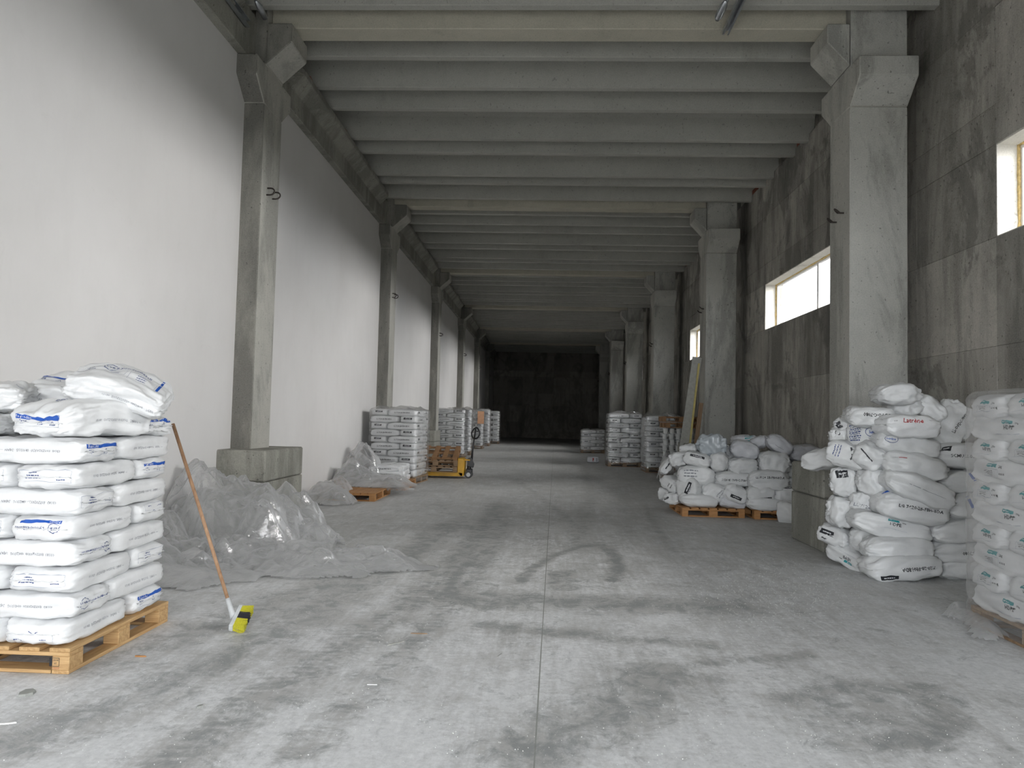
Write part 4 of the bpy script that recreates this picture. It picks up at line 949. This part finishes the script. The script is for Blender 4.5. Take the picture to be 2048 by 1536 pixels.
# ------------------------------------------------------------------ two heaped pallets beyond the right pedestal
pallet((2.78, 12.72, 0), 0, 1.0, 1.2, 'orange pallet under the heaped sacks at the aisle, right side', M_WOODO)
pallet((3.90, 12.62, 0), 0, 1.0, 1.2, 'orange pallet under second heap, partly behind right pedestal', M_WOODO)
G1 = 'sacks heaped on the aisle-side right pallet'; G2 = 'sacks heaped on the pallet behind right pedestal'
def heap_px():
    S = 5.389
    def T(a, b, Ya, Yb, th, lab, grp, prints=(), wd=.40, **kw):
        px_sack((1300 + a[0] / S, 840 + a[1] / S), (1300 + b[0] / S, 840 + b[1] / S), Ya, Yb, th / S, wd, lab, grp, prints, n=kw.pop('n', 15), **kw)
    bl = lambda: art_black(.19, .05); cd = lambda r=0: art_code('7120 43-DFDC-7080', .048, r)
    T((320, 900), (715, 935), 12.35, 12.35, 135, 'shiny grey-white sack, bottom front left on heaped aisle pallet', G1, seed=101, zmin=.15, gather=.3, gpos=-1, mat=M_SACKG)
    T((725, 900), (1015, 930), 12.35, 12.35, 125, 'smooth sack with flat open end, bottom front right on aisle pallet', G1, seed=102, zmin=.15, mat=M_SACKL)
    T((150, 780), (280, 810), 13.1, 12.9, 130, 'round sack end at rear left bottom of aisle pallet heap', G1, seed=103)
    T((190, 860), (350, 860), 12.75, 12.6, 110, 'small sack with short black label, bottom left of aisle pallet heap', G1, [('front', art_black(.09, .035), -.5, .1, .4)], seed=104, zmin=.15)
    T((320, 740), (560, 720), 12.55, 12.3, 235, 'round-faced sack with slanting black label, front left of heap', G1, [('front', art_black(.22, .065, None, 1.05), .25, .05, 0), ('front', Art().bars(0, 0, .1, .016, M_GREY), .4, -.1, 1.05)], seed=105, k=2.6, pinch=.3)
    T((555, 770), (795, 790), 12.4, 12.35, 190, 'creased sack with grey printed stripes in lower middle', G1, [('front', Art().bars(0, .03, .14, .012, M_GREY, .9).bars(.04, 0, .14, .012, M_GREY, .9), .5, -.1, 0)], seed=106, wr=.024)
    T((785, 740), (1030, 850), 12.3, 12.3, 175, 'sack with slanted black label, lower right of aisle heap', G1, [('front', bl(), .0, -.3, 0)], seed=107, k=3.4)
    T((180, 640), (360, 740), 12.9, 12.6, 130, 'sack with two short black dashes, left of round-faced one', G1, [('front', Art().rect(-.03, 0, .012, .08, M_BLACK, -.3).rect(.03, 0, .012, .08, M_BLACK, -.3), .3, 0, 0)], seed=108)
    T((305, 590), (695, 610), 12.5, 12.4, 190, 'large sack with faint grey text block, middle of aisle heap', G1, [('front', Art().bars(-.1, .05, .24, .022, M_GREY).bars(-.1, 0, .2, .022, M_GREY).bars(-.1, -.05, .22, .022, M_GREY), .0, .3, 0)], seed=109)
    T((688, 625), (1068, 640), 12.4, 12.4, 150, 'sack with dotted black code, middle right of aisle heap', G1, [('front', cd(), .0, -.1, 0)], seed=110, k=3.6)
    T((125, 570), (235, 415), 12.95, 12.95, 90, 'narrow upright sack with black bar at left edge of aisle heap', G1, [('front', Art().rect(0, 0, .14, .02, M_BLACK), 0, .1, 0)], seed=111, wd=.3)
    T((225, 440), (420, 400), 12.8, 12.7, 140, 'knobbly sack at upper left of aisle heap', G1, seed=112, wr=.03)
    T((365, 390), (650, 460), 12.5, 12.4, 140, 'sack with long black strip label near heap top', G1, [('front', art_black(.24, .04), .0, .5, 0)], seed=113, k=3.5)
    T((650, 450), (845, 450), 12.45, 12.35, 190, 'stubby round sack with puckered end near top middle', G1, seed=114, gather=.3, gpos=1, k=2.8)
    T((835, 495), (1130, 490), 12.4, 12.4, 155, 'shiny pleated sack right of the stubby round one', G1, seed=115, gather=.3, gpos=-1, wr=.028)
    T((515, 265), (815, 285), 12.55, 12.5, 210, 'blue-grey bundled clear bag crowning the aisle heap', G1, seed=116, mat=M_SACKB, k=2.8, lump=.05, wr=.03, pinch=.5)
    T((330, 320), (520, 300), 12.9, 12.8, 90, 'sack lying behind the heap top with black dashes', G1, [('top', Art().rect(0, 0, .1, .015, M_BLACK), 0, -.3, 0)], seed=117)
    T((740, 320), (850, 340), 12.8, 12.8, 110, 'pale sack peeking out right of the clear bag', G1, seed=118)
    T((1040, 925), (1460, 940), 12.15, 12.15, 125, 'long shiny sack, bottom of second heap behind pedestal', G2, seed=120, zmin=.15, gather=.25, gpos=-1)
    T((1035, 795), (1325, 800), 12.2, 12.15, 170, 'sack with curved black label, left of second heap', G2, [('front', art_black(.19, .045), .35, -.45, .1)], seed=121)
    T((1325, 790), (1600, 790), 12.2, 12.1, 180, 'sack with long straight black label beside pedestal', G2, [('front', art_black(.26, .045), .1, .75, 0)], seed=122)
    T((1055, 645), (1475, 660), 12.2, 12.15, 200, 'wide glossy sack with dotted code in second heap', G2, [('front', art_code('LL 7124-2B-FBH-BDA', .05), .0, .35, 0)], seed=123, wr=.026)
    T((1170, 455), (1490, 470), 12.3, 12.25, 215, 'bulky creased sack under the lens-shaped top one', G2, seed=124, wr=.024, lump=.03)
    T((865, 290), (1170, 355), 12.5, 12.4, 180, 'lilac-grey oval sack on top between the two heaps', G2, seed=125, mat=M_SACKL, k=2.6, pinch=.65)
    T((1255, 190), (1520, 350), 12.5, 12.45, 165, 'lens-shaped tilted sack with sharp seam on top of second heap', G2, [('front', Art().line((-.08, 0), (.08, 0), M_GREY, .006), .0, -.3, 0)], seed=126, k=2.5, pinch=.75, mat=M_SACKL)
    T((890, 215), (1140, 215), 12.95, 12.95, 90, 'dim sack with teal text behind heap tops', G2, [('front', Art().rect(0, .05, .17, .016, M_TEAL).bars(0, .01, .16, .024, M_TEAL).rect(0, -.03, .17, .012, M_TEAL), .2, .3, 0)], seed=127, mat=M_SACKL)
    T((1090, 260), (1280, 220), 12.8, 12.7, 110, 'grey film-like sack between the two top sacks', G2, seed=128, mat=M_SACKL)
    T((1480, 360), (1800, 350), 12.6, 12.7, 150, 'grey pleated sack seen just above the pedestal top', G2, seed=129, wr=.026, mat=M_SACKL)
    T((1440, 560), (1650, 560), 12.5, 12.5, 130, 'sack half hidden behind pedestal, upper one', G2, seed=130)
    T((1430, 670), (1650, 690), 12.3, 12.3, 120, 'sack half hidden behind pedestal, lower one', G2, seed=131)
    T((1490, 1120), (1500, 880), 11.75, 11.8, 130, 'sack slumped upright between pallet and pedestal', G2, seed=132, wd=.34, zmin=.02)
    for i, (x, y, z) in enumerate([(2.75, 12.95, .30), (2.75, 12.95, .56), (2.75, 12.95, .80), (3.85, 12.9, .30), (3.85, 12.9, .56), (3.85, 12.9, .80), (3.3, 12.9, .95), (3.3, 12.9, .65), (3.3, 13.0, .40)]):
        build_sack(Shape(.9, .5, .27, 3.4, .35, .015, .02, seed=160 + i), Matrix.Translation((x, y, z)), 'sack hidden in the core of the two heaped pallets, piece %s' % ORD[i], 'inner sacks of the heaped pallets', 9, M_SACKG, [], False)
heap_px()

# ------------------------------------------------------------------ near right wrapped stack
def hdpe_stack():
    x0, x1, y0, y1 = 3.36, 4.50, 4.62, 5.98; lh = .161; nm = 'wrapped HDPE stack at right edge'
    pallet(((x0 + x1) / 2, (y0 + y1) / 2, 0), 0, x1 - x0, y1 - y0, 'wooden pallet beneath the wrapped sacks at right edge', M_WOODD)
    rnd = random.Random(8); z0 = .146
    shL = Shape(.77, .45, .196, 5.0, .2, .012, .012, seed=71); shE = Shape(.74, .47, .196, 5.0, .2, .012, .012, seed=72)
    mL, mE = sack_mesh(shL, 14, M_SACK), sack_mesh(shE, 14, M_SACK)
    pa = [print_mesh(shL, 'back', art_hdpe(0), .25, .15, 0, .005), print_mesh(shL, 'back', art_hdpe(1), -.2, .1, 0, .005)]
    pe = [print_mesh(shE, 'left', art_hdpe(1), 0, .1, 0, .005), print_mesh(shE, 'left', art_hdpe(0), 0, .1, 0, .005)]
    for r in range(10):
        z = z0 + lh * (r + .5)
        # long side to the aisle at the far corner on even layers, end-on on odd ones
        if r % 2 == 0: lay = [(0, y1 - .36), (0, y1 - 1.06)]
        else: lay = [(1, y1 - .22), (1, y1 - .67), (1, y1 - 1.12)]
        for q, (t, y) in enumerate(lay):
            pos = ('far corner', 'middle', 'nearest')[q] if t else ('far corner', 'nearest')[q]
            lab = 'white sack with teal print, %s layer, %s, of %s' % (ORD[r], pos, nm)
            if t == 0: o = link('plastic_sack', mL, loc=(x0 + .215, y, z), rot=(0, 0, PI / 2 + rnd.uniform(-.02, .02))); link('printed_label', pa[r // 2 % 2], o)
            else: o = link('plastic_sack', mE, loc=(x0 + .355, y, z), rot=(0, 0, rnd.uniform(-.02, .02))); link('printed_label', pe[(q + r // 2) % 2], o)
            tag(o, lab, 'sack', 'sacks in the wrapped stack at right edge')
    o = link('stretch_film', wrap_mesh(x0 - .035, x1 + .045, y0 - .045, y1 + .02, .04, z0 + lh * 10 + .045, lh, 31, .012, False)); o.data.materials[0] = M_WRAP2
    tag(o, 'cloudy stretch film tightly wound around wrapped HDPE stack at right edge', 'film', 'stretch film on pallet stacks')
M_WRAP2 = filmm('cloudy_stretch_film', (.9, .9, .89), .09, .15, .10, .25, 6, .04)
hdpe_stack()

# ------------------------------------------------------------------ buckets, spare pallets and leaning boards
def bucket_stack():
    pallet((3.85, 20.5, 0), 0, 1.1, 1.0, 'pallet under the stacked white tubs', M_WOODD)
    prof = [(.0, 0), (.056, 0), (.060, .06), (.064, .118), (.070, .120), (.070, .134), (.0, .136)]
    n = 14; vs = []; fs = []
    for r_, z in prof: vs += [(r_ * math.cos(2 * PI * i / n), r_ * math.sin(2 * PI * i / n), z) for i in range(n)]
    for k in range(len(prof) - 1): fs += [(k * n + i, k * n + (i + 1) % n, (k + 1) * n + (i + 1) % n, (k + 1) * n + i) for i in range(n)]
    me = mesh('bucket', vs, fs, M_BUCK)
    pos = ['leftmost', 'second from left', 'middle', 'fourth from left', 'rightmost']
    for r in range(8):
        z = .146 + .152 * r; o = link('layer_sheet', boxmesh('layer_sheet', .92, .34, .006, M_LBL, .001), None, (3.66, 20.2, z + .004)); tag(o, 'thin white sheet under the %s row of white tubs' % ORD[r], 'sheet', 'sheets between tub rows')
        for i in range(5):
            o = link('tub', me, loc=(3.30 + .175 * i + (.02 if r % 2 else 0), 20.12, z + .009)); tag(o, 'small white tub, %s row up, %s in the stacked tubs' % (ORD[r], pos[i]), 'tub', 'white tubs stacked on a pallet')
    pallet((3.78, 20.35, 1.37), .05, 1.0, .9, 'spare dark pallet directly on top of the white tubs', M_WOODR)
    pallet((3.74, 20.35, 1.53), -.04, 1.05, .9, 'uppermost spare pallet above the white tubs', M_WOODR)
bucket_stack()
def board(a, b, wd, th, mat, lab, wdir=Vector((1, 0, 0))):
    a, b = Vector(a), Vector(b); x = (b - a).normalized(); y = (wdir - x * wdir.dot(x)).normalized(); z = x.cross(y)
    m = Matrix((x, y, z)).transposed().to_4x4(); m.translation = (a + b) / 2; L = (b - a).length
    o = MB().box(-L / 2, L / 2, -wd / 2, wd / 2, -th / 2, th / 2).obj('leaning_board', mat, mw=m, bevel=.003); tag(o, lab, 'board', 'boards leaning by the second right column')
board((3.26, 17.80, .02), (3.70, 18.0, 3.10), .22, .03, M_BOARD, 'wide grey board leaning against second right column')
board((3.41, 17.78, .02), (3.74, 17.98, 2.95), .045, .05, M_BOARDY, 'narrow yellow-edged board leaning beside the wide grey one')
board((3.56, 17.85, .02), (3.80, 17.95, 2.0), .10, .025, M_WOODD, 'short brown board leaning right of the grey board')
board((3.66, 17.9, .02), (3.84, 17.95, 1.75), .05, .025, M_BOARD, 'shortest dull board leaning against second right column')

# ------------------------------------------------------------------ clear film heaps
def crumple(x, y, seed):
    t = 0
    for (a, fu, fv, w, sg) in ((.5, 1.5, 4.2, 1.0, 1), (-.7, 2.6, 7.0, .55, 1), (1.3, 5.5, 11.0, .25, -1)):
        u = (x * math.cos(a) + y * math.sin(a)) * fu; v = (-x * math.sin(a) + y * math.cos(a)) * fv
        d, p = noise.voronoi((u + .25 * noise.noise((x * 3, y * 3, seed)), v, seed * 3.3)); e = d[1] - d[0]
        h = .5 + noise.noise(p[0] * 3.7 + Vector((seed, 0, 0))); t += w * (h * min(1.0, e * 2.5) + sg * .35 * min(e, .6) + .22 * max(0, 1 - e * 9))
    return t - .55
def film_heap(name, label, x0, x1, y0, y1, tents, seed, step=.024, rough=.07, lift=.012, floorz=None, mat=None, cut=.012, inner=False):
    nx, ny = int((x1 - x0) / step) + 1, int((y1 - y0) / step) + 1; vs = {}; H = {}
    def h(x, y):
        wx = x + .14 * noise.noise((x * 2.1 + seed, y * 2.1, 0)) + .05 * noise.noise((x * 6 + seed, y * 6, 3)); wy = y + .14 * noise.noise((x * 2.1, y * 2.1 + seed, 5)) + .05 * noise.noise((x * 6, y * 6 + seed, 8))
        best = 0
        for (ax, ay, ah, bx, by, bh, r, p) in tents:
            dx, dy = bx - ax, by - ay; l2 = dx * dx + dy * dy + 1e-9; t = max(0, min(1, ((wx - ax) * dx + (wy - ay) * dy) / l2))
            d = math.hypot(wx - ax - t * dx, wy - ay - t * dy) / r
            if d < 1: best = max(best, (ah + (bh - ah) * t) * (1 - d ** p))
        if best <= 0: return -1
        k = min(1, best / .12)
        r1 = r2 = r3 = 0
        return max(.004, best * .92 + k * rough * crumple(x, y, seed)) + lift
        r1 = 1 - abs(noise.noise((x * 2.6 + seed, y * 2.6 + x, 1))) * 2; r2 = 1 - abs(noise.noise((x * 6.5 + y * 2, y * 5 + seed, 2))) * 2.2; r3 = 1 - abs(noise.noise((x * 15, y * 15 - x * 6, seed))) * 2.2
        return max(.004, best + k * rough * (r1 * 1.0 + r2 * .5 + r3 * .22 - .8)) + lift
    for j in range(ny):
        for i in range(nx):
            x, y = x0 + i * step, y0 + j * step; z = h(x, y)
            if z > 0:
                base = floorz(x, y) if floorz else 0
                jx = noise.noise((x * 9, y * 9, seed + 4)) * .02; jy = noise.noise((x * 9, y * 9, seed + 14)) * .02
                H[(i, j)] = (x + jx, y + jy, z + base)
    idx = {k: n for n, k in enumerate(H)}; fs = []
    for (i, j) in H:
        if all(k in idx for k in ((i + 1, j), (i + 1, j + 1), (i, j + 1))): fs.append((idx[(i, j)], idx[(i + 1, j)], idx[(i + 1, j + 1)], idx[(i, j + 1)]))
    me = mesh(name, list(H.values()), fs, mat or M_FILM, smooth=True)
    o = link(name, me); tag(o, label, 'film', 'heaps of clear plastic film')
    if len(H) > 900 and not inner:
        c = film_heap('film_fold', None, x0, x1, y0, y1, [(a, b, c_ * .72, d, e, f * .72, g * .92, h_) for a, b, c_, d, e, f, g, h_ in tents], seed + 31, step * 1.4, rough * .9, lift * .6, floorz, mat, cut, True)
        c.parent = o
        for k in ('group', 'category', 'label'):
            if k in c: del c[k]
    return o
# heap in front of the nearest left pedestal: (ax,ay,ah,bx,by,bh,radius,power)
film_heap('plastic_film', 'tall crumpled clear film piled against the nearest left pedestal', -4.06, -2.2, 6.5, 9.18,
          [(-3.75, 8.15, 1.0, -3.45, 8.0, .92, .55, 1.6), (-3.45, 8.0, .9, -3.0, 8.0, .84, .50, 1.7), (-3.1, 8.0, .78, -3.2, 7.5, .25, .45, 1.4), (-3.9, 7.6, .55, -3.7, 7.2, .2, .5, 1.3), (-3.6, 7.4, .25, -3.1, 7.2, .12, .6, 1.2)], 3.1, step=.019, rough=.20)
film_heap('plastic_film', 'clear film slumped beside the right face of nearest left pedestal', -3.44, -2.2, 7.7, 9.9,
          [(-3.1, 8.75, .72, -2.85, 8.7, .55, .42, 1.7), (-2.95, 8.2, .42, -2.45, 8.15, .32, .4, 1.4)], 9.7, step=.02, rough=.14)
film_heap('plastic_film', 'long flat sheet of clear film trailing across floor to a point', -3.5, -1.0, 6.5, 8.3,
          [(-3.1, 7.45, .26, -2.2, 7.3, .20, .40, 1.6), (-2.2, 7.3, .20, -1.5, 7.42, .13, .34, 1.8), (-1.5, 7.42, .13, -1.18, 7.40, .03, .20, 1.5), (-2.6, 6.95, .10, -1.8, 7.0, .08, .22, 1.5)], 5.3, step=.02, rough=.12)
film_heap('plastic_film', 'small shiny patch of clear film on floor behind the broom', -3.95, -2.5, 5.75, 7.2,
          [(-3.5, 6.5, .16, -3.0, 6.5, .12, .36, 1.5), (-3.7, 6.9, .4, -3.6, 6.8, .3, .4, 1.4), (-2.95, 6.55, .08, -2.7, 6.7, .05, .25, 1.5)], 7.7, rough=.06)
film_heap('plastic_film', 'low grey heap of film beside the wall before the bare pallet', -4.07, -3.1, 11.9, 13.2,
          [(-3.75, 12.6, .40, -3.5, 12.5, .36, .40, 1.8)], 12.2, rough=.10)
film_heap('plastic_film', 'tall heap of clear film against wall beside the half-loaded pallet', -4.07, -3.1, 12.8, 16.8,
          [(-3.85, 15.6, 1.0, -3.65, 15.3, .95, .45, 1.6), (-3.85, 14.6, .62, -3.6, 14.4, .60, .50, 1.5), (-3.85, 13.6, .36, -3.7, 13.4, .36, .40, 1.5)], 15.4, rough=.14)
film_heap('plastic_film', 'clear film draped over rear of the bare pallet on left', -3.9, -2.4, 13.2, 15.3,
          [(-3.5, 14.5, .30, -3.0, 14.4, .22, .60, 1.8), (-3.0, 14.5, .18, -2.65, 14.3, .10, .32, 1.5)], 18.8, rough=.07, lift=.16, cut=.1)
film_heap('plastic_film', 'tattered film on floor at foot of right wrapped stack', 3.0, 3.6, 5.3, 6.4, [(3.33, 5.6, .10, 3.3, 6.1, .10, .16, 1.5), (3.33, 6.12, .14, 3.5, 6.15, .10, .14, 1.5)], 21.1, rough=.03)
film_heap('plastic_film', 'crumpled film at foot of the white tubs', 3.05, 3.5, 19.2, 20.2, [(3.3, 19.5, .35, 3.25, 19.9, .8, .25, 1.5)], 25.1, step=.03, rough=.06)

# ------------------------------------------------------------------ cable tray and conduit under the ceiling
def tray():
    e = empty('cable_tray', (2.33, 0, 6.72), label='galvanised strut rail hanging below the ceiling at upper right', cat='rail')
    m = MB(); y0, y1 = -2.5, 9.75
    for (a, b, c, d) in ((-.045, -.04, -.03, .03), (.04, .045, -.03, .03), (-.045, .045, .026, .031), (-.045, -.02, -.031, -.026), (.02, .045, -.031, -.026)): m.box(a, b, y0, y1, c, d)
    m.obj('rail', M_STEEL, e)
    for y in (8.9, 6.5, 4.0): 
        MB().box(-.06, .06, y - .02, y + .02, .031, .05).obj('bracket', M_BLKM, e); MB().tube([(0, y, .03), (0, y, .65)], .006, 6).obj('hanger_rod', M_STEEL, e)
    e2 = empty('conduit', (2.15, 0, 6.68), label='thin steel conduit with end fitting beside the hanging rail', cat='pipe')
    MB().tube([(0, -2.5, .0), (0, 9.0, .0)], .016, 10).obj('pipe', M_STEEL, e2, smooth=True)
    MB().tube([(-.02, 8.92, .0), (-.02, 9.02, -.01), (-.04, 9.2, -.04), (-.045, 9.26, -.05)], [.02, .045, .05, .03], 14).obj('end_fitting', M_STEEL, e2, smooth=True)
    e3 = empty('cable_tray', (-3.94, 0, 6.56), label='galvanised strut rail fixed to left edge beam at upper left', cat='rail')
    m = MB()
    for (a, b, c, d) in ((-.03, .03, -.045, -.04), (-.03, .03, .04, .045), (-.031, -.026, -.045, .045)): m.box(a, b, -2.5, 9.25, c, d)
    m.obj('rail', M_STEEL, e3)
    e4 = empty('conduit', (-3.73, 0, 6.70), label='thin steel conduit above the left rail', cat='pipe')
    MB().tube([(0, -2.5, 0), (0, 9.0, 0)], .015, 10).obj('pipe', M_STEEL, e4, smooth=True); MB().tube([(0, 8.95, 0), (.0, 9.1, -.01), (.0, 9.28, -.04)], [.02, .045, .035], 12).obj('end_fitting', M_STEEL, e4, smooth=True)
tray()

# ------------------------------------------------------------------ debris on the floor
def debris():
    r = random.Random(5)
    def chip(px, py, L, W_, H_, mat, lab, cat='debris', name='wood_splinter', rz=None):
        p = at(px, py, Z=0); m = MB(); n = 7; top, bot = [], []
        for i in range(n):
            a = 2 * PI * i / n; k = r.uniform(.7, 1.0); top.append((L / 2 * k * math.cos(a) * .9, W_ / 2 * k * math.sin(a) * .9, H_)); bot.append((L / 2 * k * math.cos(a), W_ / 2 * k * math.sin(a), 0))
        m.add(bot + top, [tuple(range(n))[::-1], tuple(range(n, 2 * n))] + [(i, (i + 1) % n, n + (i + 1) % n, n + i) for i in range(n)])
        tag(m.obj(name, mat, loc=(p.x, p.y, .001), rot=(0, 0, rz if rz is not None else r.uniform(0, 3))), lab, cat)
    chip(281, 1314, .085, .016, .008, M_WOODO, 'orange wood splinter on floor right of near pallet', rz=0)
    chip(55, 1388, .12, .09, .012, M_CHIP, 'flat round concrete flake on floor below near pallet', name='concrete_flake')
    chip(838, 1268, .14, .012, .006, M_WOODD, 'pale sliver of wood on floor left of centre joint', rz=.02)
    chip(790, 1288, .16, .014, .006, M_BOARD, 'thin grey strip angled on floor, left of centre', name='plastic_strip', rz=.75)
    chip(745, 1370, .07, .006, .003, M_LBL, 'short white straw-like strip on floor', name='plastic_strip', rz=.05)
    chip(1000, 1310, .09, .006, .003, M_CHIP, 'dark thin strip on floor near centre joint', name='plastic_strip', rz=1.2)
    chip(400, 1415, .05, .03, .01, M_CHIP, 'small grey chip on floor at lower left', name='concrete_flake')
    chip(15, 1448, .10, .02, .006, M_BUCK, 'white scrap at lower left corner of photo', name='plastic_strip', rz=.3)
    m = MB()                                                     # spilled pellets and grit nobody could count
    for i in range(2600):
        k = r.random()
        if k < .45: p = at(r.gauss(1560, 120), r.gauss(1165, 45), Z=0)
        elif k < .8: p = at(r.uniform(0, 2048), r.uniform(1180, 1530), Z=0)
        else: p = at(r.uniform(350, 1500), r.uniform(1050, 1300), Z=0)
        if p.y > 12 or p.y < 1 or abs(p.x) > 4 or (abs(p.x) > 3.2 and p.y > 8): continue
        s = r.uniform(.0015, .0032); z = .0; x, y = p.x, p.y
        m.add([(x - s, y, z), (x, y - s, z), (x + s, y, z), (x, y + s, z), (x, y, z + s * 1.3)], [(0, 1, 4), (1, 2, 4), (2, 3, 4), (3, 0, 4)])
    g = m.obj('pellet_debris', M_BUCK); tag(g, 'spilled white plastic pellets and grit scattered over the floor', 'pellets', kind='stuff')
debris()
